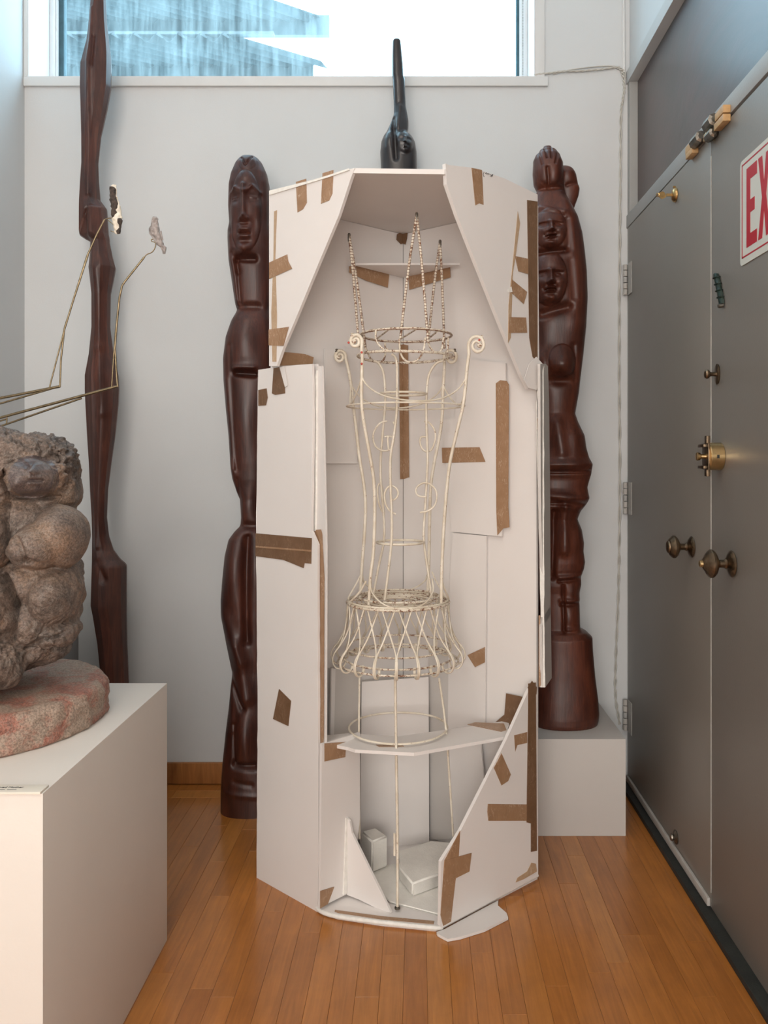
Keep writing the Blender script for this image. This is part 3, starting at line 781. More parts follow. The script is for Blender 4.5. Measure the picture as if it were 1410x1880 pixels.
fe += [('l', 426, 1235, 452, 1290, 6, -.016), ('l', 440, 1180, 460, 1270, 14, .018), (458, 1340, 17, 48, .026), ('l', 441, 1390, 475, 1392, 6, -.020), ('l', 438, 1320, 440, 1385, 4, -.010), ('l', 425, 1250, 436, 1330, 6, .006)]
fe += [('l', 412, 1440, 500, 1446, 5, .004), ('l', 440, 1420, 470, 1425, 5, -.004)]
column('figure_body', rows, YS2, M['mahogany'], t, fe, .86, 264, 1.2, 2.4, None, 2.0, 75)

# 3 totem with stacked faces on the right pedestal
YS3 = 2.905
bz = H-(1336-CY)*YS3/F
rows = [(270, 998, 1012), (274.5, 997, 1013), (276, 991, 1020), (282, 989, 1024), (285, 984, 1027), (296, 979, 1031), (300, 979, 1033), (320, 978, 1034), (340, 980, 1035), (352, 986, 1036), (362, 982, 1040), (382, 976, 1051), (400, 970, 1060), (430, 966, 1068), (460, 964, 1072), (500, 962, 1076), (550, 962, 1077.5), (600, 962, 1075), (650, 964, 1070), (700, 968, 1064), (720, 972, 1062), (760, 976, 1055), (775, 972, 1060), (800, 968, 1072), (822, 966, 1075), (840, 964, 1080), (852, 960, 1086), (870, 962, 1084), (895, 966, 1077), (908, 962, 1079), (915, 962, 1080), (925, 964, 1077), (940, 972, 1065), (955, 974, 1059), (975, 970, 1067), (1000, 968, 1071), (1015, 970, 1070), (1035, 972, 1073), (1048, 974, 1071), (1060, 978, 1066), (1078, 980, 1066), (1092, 984, 1063), (1110, 986, 1063), (1160, 986, 1064), (1162, 984, 1068), (1166, 982, 1076), (1176, 978, 1086), (1200, 977, 1087), (1250, 974, 1091), (1290, 970, 1096), (1318, 968, 1098), (1330, 968, 1097), (1336, 970, 1095)]
dy = bz-SZ   # settle the foot on the pedestal top
t = thing('carved_totem', (P(1035, 1336, YS3).x, YS3, SZ), 'reddish wood totem of stacked faces and raised hand on the low grey pedestal', 'sculpture')
fe = face(1003, 431, 29, 36, .027)+face(1001, 522, 31, 46, .033)
fe += [('e', 1006, 308, 28, 40, .012), ('l', 1001, 318, 1004, 350, 3, -.009), ('l', 997, 274, 1000, 300, 2.0, -.007), ('l', 1009, 277, 1008, 300, 2.0, -.007), ('l', 987, 285, 992, 312, 2.0, -.007), ('l', 1021, 284, 1015, 310, 2, -.007), (1016, 325, 12, 20, .008), (991, 325, 8, 20, .008), ('l', 990, 352, 1030, 350, 4, -.010)]
fe += [('l', 1035, 380, 1052, 560, 12, .008), ('l', 1034, 415, 1037, 468, 7, -.010), ('l', 985, 474, 1030, 470, 5, -.022), ('l', 1040, 490, 1046, 555, 8, -.008), ('l', 990, 584, 1035, 572, 8, -.020)]
fe += [('l', 988, 390, 1028, 400, 4, .007), ('l', 988, 400, 1028, 408, 2, -.004)]
fe += [(1050, 600, 14, 20, .008), ('e', 1024, 668, 26, 30, .022), (1023, 676, 22, 18, .026), (1023, 703, 26, 8, -.018), ('l', 1046, 640, 1050, 700, 5, -.008), (985, 672, 18, 26, .036), (1020, 745, 30, 50, .010), ('l', 1015, 780, 1022, 830, 12, .016), (1050, 810, 18, 40, .016)]
fe += [('l', 975, 852, 1086, 852, 8, .012), ('l', 975, 866, 1080, 866, 3, -.012), ('l', 975, 880, 1072, 880, 10, -.006), ('l', 975, 907, 1080, 915, 7, .014), ('l', 975, 922, 1078, 926, 4, -.012)]
fe += [('l', 1030, 930, 1028, 1010, 10, .020), ('l', 1012, 940, 1008, 1060, 5, -.018), (1052, 985, 14, 40, .010), ('l', 1020, 1060, 1066, 1058, 4, .010), ('l', 1020, 1068, 1066, 1066, 3, -.012), ('l', 1028, 1075, 1030, 1160, 3, -.014), (1048, 1090, 14, 14, .012), ('l', 1025, 1103, 1066, 1105, 4, .010), ('l', 1025, 1112, 1066, 1112, 3, -.010), (1045, 1135, 16, 22, .014), ('l', 1035, 1157, 1066, 1158, 4, .010)]
o = column('totem_body', rows, YS3, M['mahogany_red'], t, fe, lambda y: np.where(y > 1165, .95, .88), 280, 1.2, 2.3, None, 1.2, 75)
for v in o.data.vertices: v.co.z -= dy*max(0, min(1, (1.2-v.co.z)/(1.2-bz)))
o = column('bent_arm', [(304, 1026, 1044), (308, 1022, 1050), (320, 1018, 1057), (335, 1018, 1060), (347, 1022, 1064), (360, 1026, 1062), (382, 1030, 1054), (400, 1032, 1048)], YS3+.045, M['mahogany_red'], t, [(1040, 325, 16, 14, .012), ('l', 1038, 345, 1062, 338, 3, -.008)], .8, 64, 1.5, 2.2, None, 2, 80, round_top=8)

# 4 dark sculpture rising behind the crate
YS4 = 3.02
ybot = CY+H*F/YS4
rows = [(70, 723, 734), (73, 721, 735.5), (100, 720, 738), (120, 720, 740), (140, 720, 741), (145, 721, 743), (170, 722, 744), (195, 723, 745), (210, 723, 748), (222, 719, 750), (232, 715, 750), (245, 709, 749), (252, 704, 757), (262, 700, 762), (280, 698, 765), (305, 699, 766), (400, 700, 768), (600, 694, 774), (900, 690, 778), (1200, 688, 780), (ybot, 686, 782)]
t = thing('dark_carving', P(734, ybot, YS4), 'near-black wood carving with long raised neck rising behind the crate', 'sculpture')
column('carving_body', rows, YS4, M['dark_wood'], t, face(744, 268, 15, 22, .012)+[('l', 722, 222, 728, 300, 4, -.012), (712, 265, 10, 26, .010), ('l', 735, 200, 732, 240, 5, .006)], .85, 110, 2, 2.2, None, 1.6, 75, round_top=6, round_bot=8)

# ------------------------------------------------------------------ carved stone
def remesh_blobs(name, ell, vox, mat, parent, crag, calm, smooth_it=4, dispfeat=None, extra=None, label=None):
    bm = bmesh.new()
    for e in ell:
        c, r = Vector(e[0]), Vector(e[1]); rot = Matrix.Rotation(e[2], 4, 'Y') if len(e) > 2 else Matrix.Identity(4)
        g = bmesh.ops.create_icosphere(bm, subdivisions=3, radius=1)
        for v in g['verts']: v.co = c+(rot @ Vector((v.co.x*r.x, v.co.y*r.y, v.co.z*r.z)))
    me = bpy.data.meshes.new(name); bm.to_mesh(me); bm.free()
    o = bpy.data.objects.new('tmp', me); sc.collection.objects.link(o)
    md = o.modifiers.new('r', 'REMESH'); md.mode = 'VOXEL'; md.voxel_size = vox
    md = o.modifiers.new('s', 'SMOOTH'); md.factor = .6; md.iterations = smooth_it
    dg = bpy.context.evaluated_depsgraph_get(); me2 = bpy.data.meshes.new_from_object(o.evaluated_get(dg))
    bpy.data.objects.remove(o)
    if dispfeat:
        n = len(me2.vertices); co_ = np.empty(n*3); me2.vertices.foreach_get('co', co_); co_ = co_.reshape(-1, 3)
        no = np.empty(n*3); me2.vertices.foreach_get('normal', no); no = no.reshape(-1, 3)
        X = CX+co_[:, 0]*F/co_[:, 1]; Yy = CY-(co_[:, 2]-H)*F/co_[:, 1]
        d = np.zeros(n)
        m_ = np.ones(n)*.20
        for (ex, ey, rx, ry, am) in crag: m_ = m_+am*np.exp(-((X-ex)/rx)**2-((Yy-ey)/ry)**2)
        for (ex, ey, rx, ry) in calm: m_ = m_*np.clip((((X-ex)/rx)**2+((Yy-ey)/ry)**2-.75)*2.0, .04, 1)
        from mathutils import noise as mn
        for q_ in range(n):
            v = Vector(co_[q_]); w1 = m_[q_]
            h = .0120*mn.fractal(v*16, 1, 2, 3)+.0065*w1*(1-2*abs(mn.fractal(v*38+Vector((3, 1, 7)), .9, 2, 4)))+.0022*mn.noise(v*130)*(.4+w1)
            if w1 < .3: h *= w1/.3
            co_[q_] += no[q_]*h
        for ft in dispfeat:
            if len(ft) == 5: d += ft[4]*np.exp(-((X-ft[0])/ft[2])**2-((Yy-ft[1])/ft[3])**2)
            elif ft[0] == 'l':
                _, x0, y0, x1, y1, wd, am = ft; dx, dy_ = x1-x0, y1-y0
                tt = np.clip(((X-x0)*dx+(Yy-y0)*dy_)/(dx*dx+dy_*dy_), 0, 1); d += am*np.exp(-((X-x0-tt*dx)**2+(Yy-y0-tt*dy_)**2)/wd**2)
            elif ft[0] == 'e':
                q = 1-((X-ft[1])/ft[3])**2-((Yy-ft[2])/ft[4])**2; d += ft[5]*np.sqrt(np.clip(q, 0, 1))
        front = np.clip(-no[:, 1]*2.5, 0, 1)
        co_[:, 1] -= d*front; me2.vertices.foreach_set('co', co_.ravel())
    me2.name = name; me2.materials.clear(); me2.materials.append(mat)
    for e in (extra or []): me2.materials.append(e[0])
    for p_ in me2.polygons: p_.use_smooth = True
    if extra:
        for p_ in me2.polygons:
            c = p_.center; X = CX+c.x*F/c.y; Yy = CY-(c.z-H)*F/c.y
            for k, (m_, (ex, ey, rx, ry)) in enumerate(extra):
                if ((X-ex)/rx)**2+((Yy-ey)/ry)**2 < 1 and p_.normal.y < -.1: p_.material_index = k+1
    me2.update()
    o = bpy.data.objects.new(name, me2); link(o, parent)
    if label: o['label'] = label
    return o
SBX, SBY, SBR = -.995, 1.811, .297
t = thing('carved_stone', (SBX, SBY, PZ), 'rough brown stone carving of rounded figures with a child face on pedestal', 'sculpture')
YSt = 1.78
def E(x, y, rx, ry, dY, ryd, rot=0): # ellipsoid from photo outline at depth YSt+dY
    Yq = YSt+dY; k = Yq/F; return (P(x, y, Yq), (rx*k, ryd, ry*k), rot)
ell = [E(-40, 870, 120, 95, .06, .15), E(40, 850, 85, 52, .05, .13), E(85, 868, 46, 66, .05, .11), E(105, 905, 33, 45, .06, .10), E(20, 900, 90, 70, .04, .12),
       E(64, 878, 46, 38, -.03, .085), E(-60, 1000, 110, 160, .06, .16), E(50, 960, 85, 80, .05, .13),
       E(112, 985, 46, 60, -.02, .085), E(72, 1002, 46, 44, -.06, .075), E(75, 1060, 72, 60, .03, .12), E(105, 1090, 40, 55, -.01, .09), E(60, 1130, 80, 60, .03, .13),
       E(112, 1163, 30, 24, 0, .08), E(20, 1180, 110, 44, .04, .13), E(-30, 1130, 50, 85, -.09, .09), E(-25, 1210, 64, 60, -.08, .09), E(10, 1215, 34, 48, -.07, .07), E(-90, 1190, 90, 70, .02, .14), E(-20, 1190, 110, 50, .02, .14), E(-18, 990, 36, 60, -.08, .07)]
sf = [('l', 6, 870, 12, 930, 6, -.022), ('l', 100, 835, 112, 900, 5, -.022), ('l', 15, 852, 100, 838, 5, -.014), ('l', 16, 912, 104, 912, 5, -.030),
      (44, 861, 11, 7, -.016), (85, 863, 11, 7, -.016), (43, 861, 8, 4.5, .015), (86, 863, 8, 4.5, .015), ('l', 28, 852, 44, 846, 2.5, .008), ('l', 44, 846, 56, 853, 2.5, .008), ('l', 70, 853, 84, 848, 2.5, .008), ('l', 84, 848, 98, 855, 2.5, .008),
      (66, 866, 7.5, 6, .026), (65, 857, 4.5, 8, .012), (60, 870, 3, 2.4, -.010), (71, 870, 3, 2.4, -.010), ('l', 54, 882, 78, 882, 1.8, -.012), ('l', 57, 877, 75, 877, 2.4, .008), ('l', 58, 888, 74, 888, 3.2, .009), (66, 900, 13, 6, .008), (34, 888, 15, 15, .012), (97, 888, 12, 15, .012),
      ('l', 30, 990, 45, 1030, 5, -.012), ('l', 45, 1030, 120, 1046, 5, -.014), ('l', 8, 930, 12, 1000, 5, -.016), ('l', 10, 1060, 28, 1110, 6, -.030), ('l', 28, 1110, 20, 1180, 6, -.026), ('l', 45, 1185, 135, 1155, 4, -.014), ('l', 20, 800, 110, 812, 4, -.004)]
stone = remesh_blobs('stone_body', ell, .0026, M['carved_stone'], t, [(60, 815, 90, 26, 1.2), (118, 860, 18, 45, 1.3), (0, 880, 18, 50, 1.2), (40, 1180, 90, 30, .5)], [(64, 878, 44, 36), (112, 985, 52, 62), (74, 1004, 46, 44)], 14, sf, [(M['polished_stone'], (62, 876, 47, 40))])
# drop everything below the base top
for v in stone.data.vertices:
    if v.co.z < PZ+.0815: v.co.z = PZ+.0815
t2 = t
# round granite base, rough sides
tb = thing('granite_base', (SBX, SBY, PZ), 'pink granite disc base with rough chiselled rim under the stone carving', 'base')
V = []; Fc = []; nr = 220; prof = [(0, .985), (.004, 1.0), (.012, 1.004), (.022, 1.0), (.032, 1.006), (.042, 1.002), (.052, 1.006), (.060, 1.0), (.068, .99), (.074, .97), (.077, .94), (.078, .88), (.0785, .80), (.079, .70), (.079, .55), (.079, .35), (.079, .15), (.079, .001)]
from mathutils import noise as mn
for i, (z, r) in enumerate(prof):
    for k in range(nr):
        a = 2*math.pi*k/nr
        nz_ = mn.fractal(Vector((math.cos(a)*8, math.sin(a)*8, z*45)), 1, 2, 5)
        side = 1 if 0 < i < 10 else (.3 if i >= 10 else .1)
        rr = SBR*r*(1+.020*nz_*side)
        x, y = SBX+rr*math.cos(a), SBY+rr*math.sin(a)
        V.append((x, y, PZ+.0+max(z, 0)+(.004*mn.fractal(Vector((x*14, y*14, 3)), 1, 2, 4) if i >= 9 else 0)))
for i in range(len(prof)-1):
    for k in range(nr): Fc.append((i*nr+k, i*nr+(k+1) % nr, (i+1)*nr+(k+1) % nr, (i+1)*nr+k))
Fc.append(tuple(range(nr)))
mesh_obj('base_disc', V, Fc, M['pink_granite'], tb, 50)

# ------------------------------------------------------------------ brass wire arms with corroded figures
YM = 2.18
wm = thing('wire_sculpture', P(-200, 770, YM), 'upper bent brass wire arm holding the dark and ivory scrap figure', 'sculpture')
def W(pts, r, par, Y=YM, dY=0): return tube('brass_rod', [P(x, y, Y+dY) for x, y in pts], r, M['wire_brass'], par, 7, False, 0)
xw = CX+XL*F/YM+1
W([(xw, 787), (0, 731), (110, 709.5)], .0036, wm)
W([(xw, 800), (0, 741), (100, 712)], .0026, wm)
W([(110, 711), (112, 660), (118, 606), (135, 550), (160, 470), (178, 430), (192, 403)], .0024, wm)
W([(91, 711), (114, 622), (119, 600), (137, 545), (162, 468)], .0020, wm)
W([(192, 403), (200, 400.5), (216, 400), (219, 396), (216, 392), (211, 391)], .0015, wm)
W([(198, 404), (206, 410), (216, 420)], .0013, wm)
W([(203, 424), (212, 427), (221, 428)], .0013, wm)
p = P(xw, 790, YM); box('bracket', XL+.0005, XL+.010, p.y-.02, p.y+.02, p.z-.04, p.z+.04, M['bronze'], wm, .002)
column('scrap_figure', [(339, 206, 211), (341, 204, 213), (347, 202, 214), (360, 202.5, 215), (372, 203.5, 218), (385, 204.5, 222.5), (398, 206, 223.5), (410, 207.5, 222), (420, 209, 221), (428, 212, 220), (430, 214, 218)], YM, M['painted_wire'], wm, [], .6, 60, 1, 2.2, None, .8, 60, nz=.0012, seed=3, label='flaking ivory body')
column('scrap_bark', [(343, 202, 210), (350, 201.5, 213), (362, 202, 213.5), (375, 203, 217), (388, 204, 216), (396, 205, 212), (402, 206.5, 208)], YM-.004, M['rust_bark'] if 'rust_bark' in M else plain('rust_bark', (.05, .036, .028), .8, .6, 120, 1.0), wm, [], .75, 48, 1, 2.2, None, .6, 50, nz=.0012, seed=5, label='dark corroded bark')
column('scrap_knot', [(401, 216, 222), (405, 215.5, 224.5), (410, 217, 224), (418, 219, 222), (424, 214, 222), (429, 215, 221)], YM-.010, M['rust_bark'], wm, [], .8, 40, 1, 2.2, None, .6, 50, nz=.0008, seed=6, label='dark corroded knot')
wm2 = thing('wire_sculpture', P(-200, 820, YM-.02), 'lower bent brass wire arm holding the small pale corroded figure', 'sculpture')
YM2 = YM-.02
W([(xw-2, 849), (0, 767), (216, 709)], .0036, wm2, YM2)
W([(xw-2, 880), (8, 780), (150, 731)], .0026, wm2, YM2)
W([(xw-2, 861), (0, 773), (13, 769)], .0022, wm2, YM2)
W([(13, 765), (12, 778)], .0018, wm2, YM2)
W([(216, 710), (214, 690), (211, 640), (214, 600), (219, 548), (224, 525), (230, 516), (265, 472)], .0026, wm2, YM2)
W([(205, 711), (209, 650), (212, 610), (219, 545), (226, 520)], .0020, wm2, YM2)
tube('brass_rod', [P(x, y, YM2) for x, y in [(264, 473), (270, 467), (279, 463), (284, 456), (286, 447), (282, 444), (278.5, 443), (278, 440), (281, 439)]], .0015, M['wire_brass'], wm2, 6)
p = P(xw-2, 855, YM2); box('bracket', XL+.0005, XL+.010, p.y-.02, p.y+.02, p.z-.05, p.z+.04, M['bronze'], wm2, .002)
plain('corroded_lead', (.30, .265, .25), .6, .45, 90, 1.0)
column('pale_figure', [(398, 281, 288), (401, 279, 290), (408, 278, 291), (415, 276, 292), (420, 273.5, 293), (428, 274, 294), (436, 279, 296), (444, 284, 299), (450, 289, 302), (454, 295, 305), (460, 297, 304.5), (466, 299, 303)], YM2, M['corroded_lead'], wm2, [(284, 409, 2.2, 2.2, -.004), (283, 428, 3, 3, -.004), ('l', 276, 428, 284, 437, 2, -.003)], .7, 60, 1, 2.2, None, .7, 60, nz=.0009, seed=9)
column('pale_arm', [(424, 294, 297), (430, 293.5, 297.5), (438, 295.5, 299.5), (441, 297, 300)], YM2-.004, M['corroded_lead'], wm2, [], .8, 24, 1, 2.2, None, .6, 50, nz=.0004, seed=10)

# ------------------------------------------------------------------ the white foam board crate
cr = thing('foam_board_crate', (-.05, 2.40, 0), 'tall white foam board crate patched with brown tape around wire stand', 'crate')
FB = M['foam_board']
FL = Plane((-.421, 2.353), (-.167, 2.156)); FR = Plane((.068, 2.165), (.344, 2.412))
BL = Plane((-.422, 2.414), (-.050, 2.741)); BR = Plane((-.050, 2.741), (.349, 2.42))
LL = Plane((-.474, 2.441), (-.274, 2.257)); IN = Plane((-.261, 2.238), (-.200, 2.308))
ZT = 1.975
# back panels, full height
def vslab(name, A, B, z0, z1, tt, lab=None, n=None):
    pl = Plane(A, B); pts = [Vector((A[0], A[1], z0)), Vector((B[0], B[1], z0)), Vector((B[0], B[1], z1)), Vector((A[0], A[1], z1))]
    return slab('panel', pts, pl.n, tt, FB, cr, lab)
bl = vslab('panel', (-.424, 2.412), (-.0508, 2.741), .012, ZT-.001, .010)
br = vslab('panel', (-.0492, 2.741), (.345, 2.424), .012, ZT-.001, .010)
# top
def hslab(name, plan, z0, z1, lab=None, par=None, mat=None):
    V = [Vector((x, y, z1)) for x, y in plan]; return slab(name, V, Vector((0, 0, 1)), z1-z0, mat or FB, par or cr, lab)
top = hslab('top_panel', [(-.1675, 2.1575), (.0685, 2.167), (.342, 2.413), (.344, 2.428), (-.050, 2.755), (-.426, 2.415), (-.421, 2.354)], ZT, ZT+.013)
# upper front panels, cut on the slant
flp = board(FL, [(494, 357), (560, 337), (601, 324), (651, 309), (643, 330), (622, 395), (585, 483), (540, 592), (520, 638), (508, 672), (494, 672)], .010, FB, cr, 0, 'upper left front panel cut on a slant')
frp = board(FR, [(818, 300), (824, 303), (868, 308), (925, 327), (987, 357), (990, 668), (999, 668), (1001, 700), (985, 712), (970, 714), (957, 688), (920, 598), (873, 480), (840, 396), (820, 338)], .012, FB, cr, 0, 'upper right front panel cut on a slant')
slab('edge_strip', [FL.hit(*q, .004) for q in ((494, 350), (574, 330), (601, 322), (640, 309), (641, 312), (601, 326), (574, 334), (494, 358))], FL.n, .006, M['board_core'], flp)
# left side boards (outer folded panel)
llp = board(LL, [(474, 679), (520, 672), (573, 668), (574, 760), (572, 975), (583, 1000), (584, 1400), (585, 1560), (583, 1678), (580, 1675), (471, 1612), (473, 1300), (470, 1000), (472, 800)], .008, FB, cr, 0, 'narrow left outer panel standing on the floor', rough=.0006)
ll2 = board(Plane((-.40, 2.44), (-.262, 2.262)), [(574, 668), (581, 668), (582, 672), (591, 672), (594, 800), (598, 1000), (596, 1660), (584, 1668), (583, 1000), (575, 976)], .006, FB, cr, 0, 'thin board behind the left outer panel')
board(Plane((-.40, 2.44), (-.262, 2.262)), [(575, 700), (581, 680), (580, 900), (579, 975), (575, 975)], .004, M['board_core'], ll2, .004, name='edge_strip')
# inner lower left panel with gusset
inp = board(IN, [(591, 1366), (661, 1345), (661, 1500), (655, 1560), (640, 1640), (600, 1660), (588, 1668)], .008, FB, cr, 0, 'low inner left panel')
G = Plane((-.200, 2.308), (-.070, 2.222))
gus = board(G, [(642, 1508), (646, 1530), (718, 1676), (700, 1672), (660, 1652), (637, 1643), (634, 1600), (635, 1500)], .007, FB, cr, .0, 'triangular gusset board')
slab('edge_strip', [IN.hit(*q, .004) for q in ((636, 1502), (641, 1502), (637, 1640), (631, 1643))], IN.n, .005, M['board_core'], inp)
# lower right panel, cut on the slant
lrp = board(FR, [(975, 1258), (986, 1262), (988, 1608), (812, 1703), (808, 1700), (810, 1582), (846, 1525), (930, 1358)], .010, FB, cr, .002, 'lower right front panel cut on a slant')
# right hand outer boards seen edge on
RO = Plane((.358, 2.392), (.405, 2.53))
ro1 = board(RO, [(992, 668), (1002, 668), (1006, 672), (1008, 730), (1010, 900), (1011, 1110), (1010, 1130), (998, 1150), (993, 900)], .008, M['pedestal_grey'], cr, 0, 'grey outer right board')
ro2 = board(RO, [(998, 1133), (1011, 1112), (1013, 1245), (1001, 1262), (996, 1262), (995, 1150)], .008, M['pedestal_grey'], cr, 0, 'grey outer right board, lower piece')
RE = Plane((.330, 2.392), (.372, 2.392))
for poly in ([(986, 720), (992, 700), (998, 672), (999, 850), (999, 1133), (993, 1133), (989, 940)], [(996, 1133), (999, 1133), (1001, 1262), (993, 1262)], [(984, 740), (987, 730), (991, 940), (989, 940), (986, 840)]):
    board(RE, poly, .006, M['board_core'], ro1, 0, name='edge_strip', rough=.0008)
board(RE, [(989, 1262), (993, 1258), (992, 1130), (989, 1130)], .002, M['tape'], ro1, .001, name='tape')
board(RE, [(986, 768), (990, 768), (991, 790), (987, 790)], .002, M['tape'], ro1, .001, name='tape')
# torn corner of clear plastic at the end of the upper right panel
board(FR, [(972, 668), (985, 655), (1000, 672), (998, 700), (985, 716), (970, 712), (962, 698)], .002, FB, frp, .010, 'crumpled white flap', name='flap')
# base board
fe_ = [(-.262, 2.246), (-.2157, 2.221), (-.097, 2.190), (.0455, 2.1645), (.0628, 2.175)]
bx = [(-.274, 2.268)]+fe_+[(.349, 2.434), (-.050, 2.755), (-.424, 2.414)]
base = hslab('base_panel', bx, .0, .014)
tube('torn_edge', [(-.276, 2.266, .0085)]+[(x, y, .0085+random.uniform(-.001, .001)) for x, y in fe_], .0062, M['board_core'], base, 8, False, 3)
tube('torn_edge', [(.0628, 2.174, .0085), (.15, 2.2535, .0090), (.25, 2.346, .0095), (.349, 2.437, .0105)], .0060, M['board_core'], base, 8)
V = [Vector((x, y, .0155)) for x, y in [(-.225, 2.232), (-.2157, 2.226), (-.097, 2.195), (.040, 2.172), (.042, 2.186), (-.097, 2.209), (-.225, 2.240)]]
slab('tape', V, Vector((0, 0, 1)), .0012, M['tape'], base)
# horizontal shelves
zs = 1.23+(844-483)*2.56/F
sh = hslab('shelf_panel', [((647-CX)*2.56/F, 2.56), ((844-CX)*2.56/F, 2.56), (-.046, 2.737), (-.054, 2.737)], zs-.006, zs, 'small triangular shelf near the top')
zl = .447
def LS(x, y, z=zl): return Pz(x, y, z)
q = [(600, 1364), (640, 1372), (652, 1376), (760, 1382), (930, 1352), (936, 1322), (846, 1336), (730, 1352), (640, 1346), (600, 1350)]
low = slab('shelf_panel', [LS(*a) for a in q], Vector((0, 0, 1)), .009, FB, cr, 'low strip shelf under the wire ring')
slab('tape', [LS(*a, zl+.001) for a in ((690, 1367), (735, 1366), (742, 1370), (696, 1371))], Vector((0, 0, 1)), .001, M['tape'], low)
slab('tape', [LS(*a, zl+.001) for a in ((858, 1330), (872, 1326), (925, 1328), (930, 1340), (920, 1343))], Vector((0, 0, 1)), .001, M['tape'], low)
# interior patches
pa = board(BR, [(842, 657), (928, 667), (928, 700), (921, 985), (829, 976), (818, 850), (812, 770), (835, 766)], .006, FB, cr, .012, 'patch board inside right wall')
pb = board(BR, [(830, 978), (893, 984), (890, 1330), (846, 1336), (822, 1345), (824, 1100)], .006, FB, cr, .010, 'lower patch board inside right wall')
pc = board(BL, [(597, 640), (662, 640), (656, 851), (597, 851)], .006, FB, cr, .012, 'patch board inside left wall')
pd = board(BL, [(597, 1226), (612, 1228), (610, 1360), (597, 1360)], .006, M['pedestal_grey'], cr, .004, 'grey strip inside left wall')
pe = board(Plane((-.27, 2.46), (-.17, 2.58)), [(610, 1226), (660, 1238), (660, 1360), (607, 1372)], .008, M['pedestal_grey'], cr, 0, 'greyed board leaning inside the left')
board(Plane((-.27, 2.46), (-.17, 2.58)), [(609, 1227), (616, 1228), (613, 1370), (607, 1372)], .004, FB, pe, .003, name='edge_strip')
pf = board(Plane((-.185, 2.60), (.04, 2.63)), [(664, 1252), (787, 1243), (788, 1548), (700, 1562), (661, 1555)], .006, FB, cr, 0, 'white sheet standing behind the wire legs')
pg = board(Plane((.03, 2.66), (.12, 2.60)), [(787, 1190), (829, 1190), (829, 1320), (822, 1345), (832, 1540), (789, 1542)], .003, M['pedestal_grey'], cr, 0, 'grey strip coloured as the shadow gap')  # grey sheet stands in for the shadow gap, shade put into its colour
ph = board(BR, [(823, 1348), (880, 1340), (890, 1450), (838, 1560), (832, 1530)], .006, FB, cr, .03, 'board leaning low on the right')

# tapes
T = tape
T(FL, [(543, 334), (562, 328), (563, 372), (556, 384), (546, 390)], flp)
T(FL, [(592, 318), (612, 312), (610, 355), (604, 368), (589, 374)], flp)
T(FL, [(503, 388), (508, 386), (505, 470), (508, 580), (507, 664), (500, 664), (498, 575), (502, 470)], flp, .0016, None, M['tape_thin'])
T(FL, [(494, 482), (527, 467), (529, 480), (536, 493), (494, 512)], flp, .0022)
T(FL, [(493, 605), (530, 600), (520, 635), (493, 634)], flp, .0022)
T(BL, [(512, 645), (560, 650), (576, 656), (574, 668), (505, 672)], bl, .05)
T(LL, [(502, 676), (521, 672), (523, 722), (505, 725), (499, 722)], llp, .002, None, M['tape_dark'])
T(LL, [(474, 716), (489, 713), (491, 730), (488, 744), (474, 745)], llp, .002, None, M['tape_dark'])
T(LL, [(469, 979), (572, 988), (571, 1035), (559, 1034), (557, 1043), (520, 1028), (469, 1021)], llp, .002, None, M['tape_dark'])
T(LL, [(469, 1002), (571, 1010), (571, 1013), (469, 1005)], llp, .003, None, M['tape'])
T(LL, [(512, 1265), (534, 1287), (529, 1333), (501, 1320)], llp, .002, None, M['tape_dark'])
B2 = Plane((-.40, 2.44), (-.262, 2.262))
T(B2, [(575, 973), (589, 972), (591, 980), (595, 1060), (594, 1350), (589, 1500), (586, 1490), (585, 1200), (583, 1010), (575, 1010)], ll2, .003)
board(LL, [(513, 674), (522, 672), (528, 708), (523, 711)], .001, FB, llp, .004, name='paper_strip')
T(IN, [(596, 1365), (636, 1362), (634, 1390), (596, 1398)], inp, .002)
T(IN, [(588, 1636), (614, 1628), (602, 1660), (588, 1668)], inp, .002)
T(FR, [(866, 308), (885, 312), (888, 376), (880, 373), (873, 377)], frp)
T(FR, [(968, 367), (987, 370), (987, 665), (978, 655), (972, 620)], frp, .0018, None, M['tape_dark'])
T(FR, [(951, 388), (955, 410), (947, 470), (942, 500), (938, 620), (933, 630), (934, 560), (940, 500), (946, 440)], frp, .0014, None, M['tape_thin'])
T(FR, [(946, 470), (970, 475), (970, 503), (952, 498)], frp, .0024)
T(FR, [(940, 513), (968, 536), (962, 558), (938, 536)], frp, .0024)
T(FR, [(935, 582), (966, 583), (968, 611), (934, 611)], frp, .0024)
T(FR, [(932, 532), (939, 526), (941, 536), (933, 537)], frp, .004, None, M['board_core'])
T(BR, [(910, 704), (918, 698), (930, 699), (934, 706), (933, 930), (935, 968), (924, 970), (913, 983), (911, 940)], pa, .014)
T(BR, [(811, 822), (880, 821), (891, 848), (812, 850)], pa, .014)
T(BR, [(858, 1203), (890, 1188), (890, 1216), (872, 1225)], pb, .013)
SM = Plane((-.09, 2.70), (.0, 2.70))
T(BL, [(733, 634), (741, 632), (741, 879), (735, 880)], bl, .003, None, M['tape'])
T(BR, [(740, 632), (749, 634), (751, 876), (740, 880)], br, .003, None, M['tape'])
T(BL, [(729, 430), (740, 424), (741, 447), (736, 448), (728, 440)], bl, .003, None, M['tape_dark'])
T(BR, [(739, 424), (748, 428), (747, 438), (744, 449), (740, 447)], br, .003, None, M['tape_dark'])
T(BL, [(641, 489), (656, 484), (715, 502), (712, 528), (672, 515), (641, 500)], bl, .008, None, M['tape'])
T(BR, [(750, 506), (826, 488), (827, 509), (790, 520), (751, 532)], br, .008, None, M['tape'])
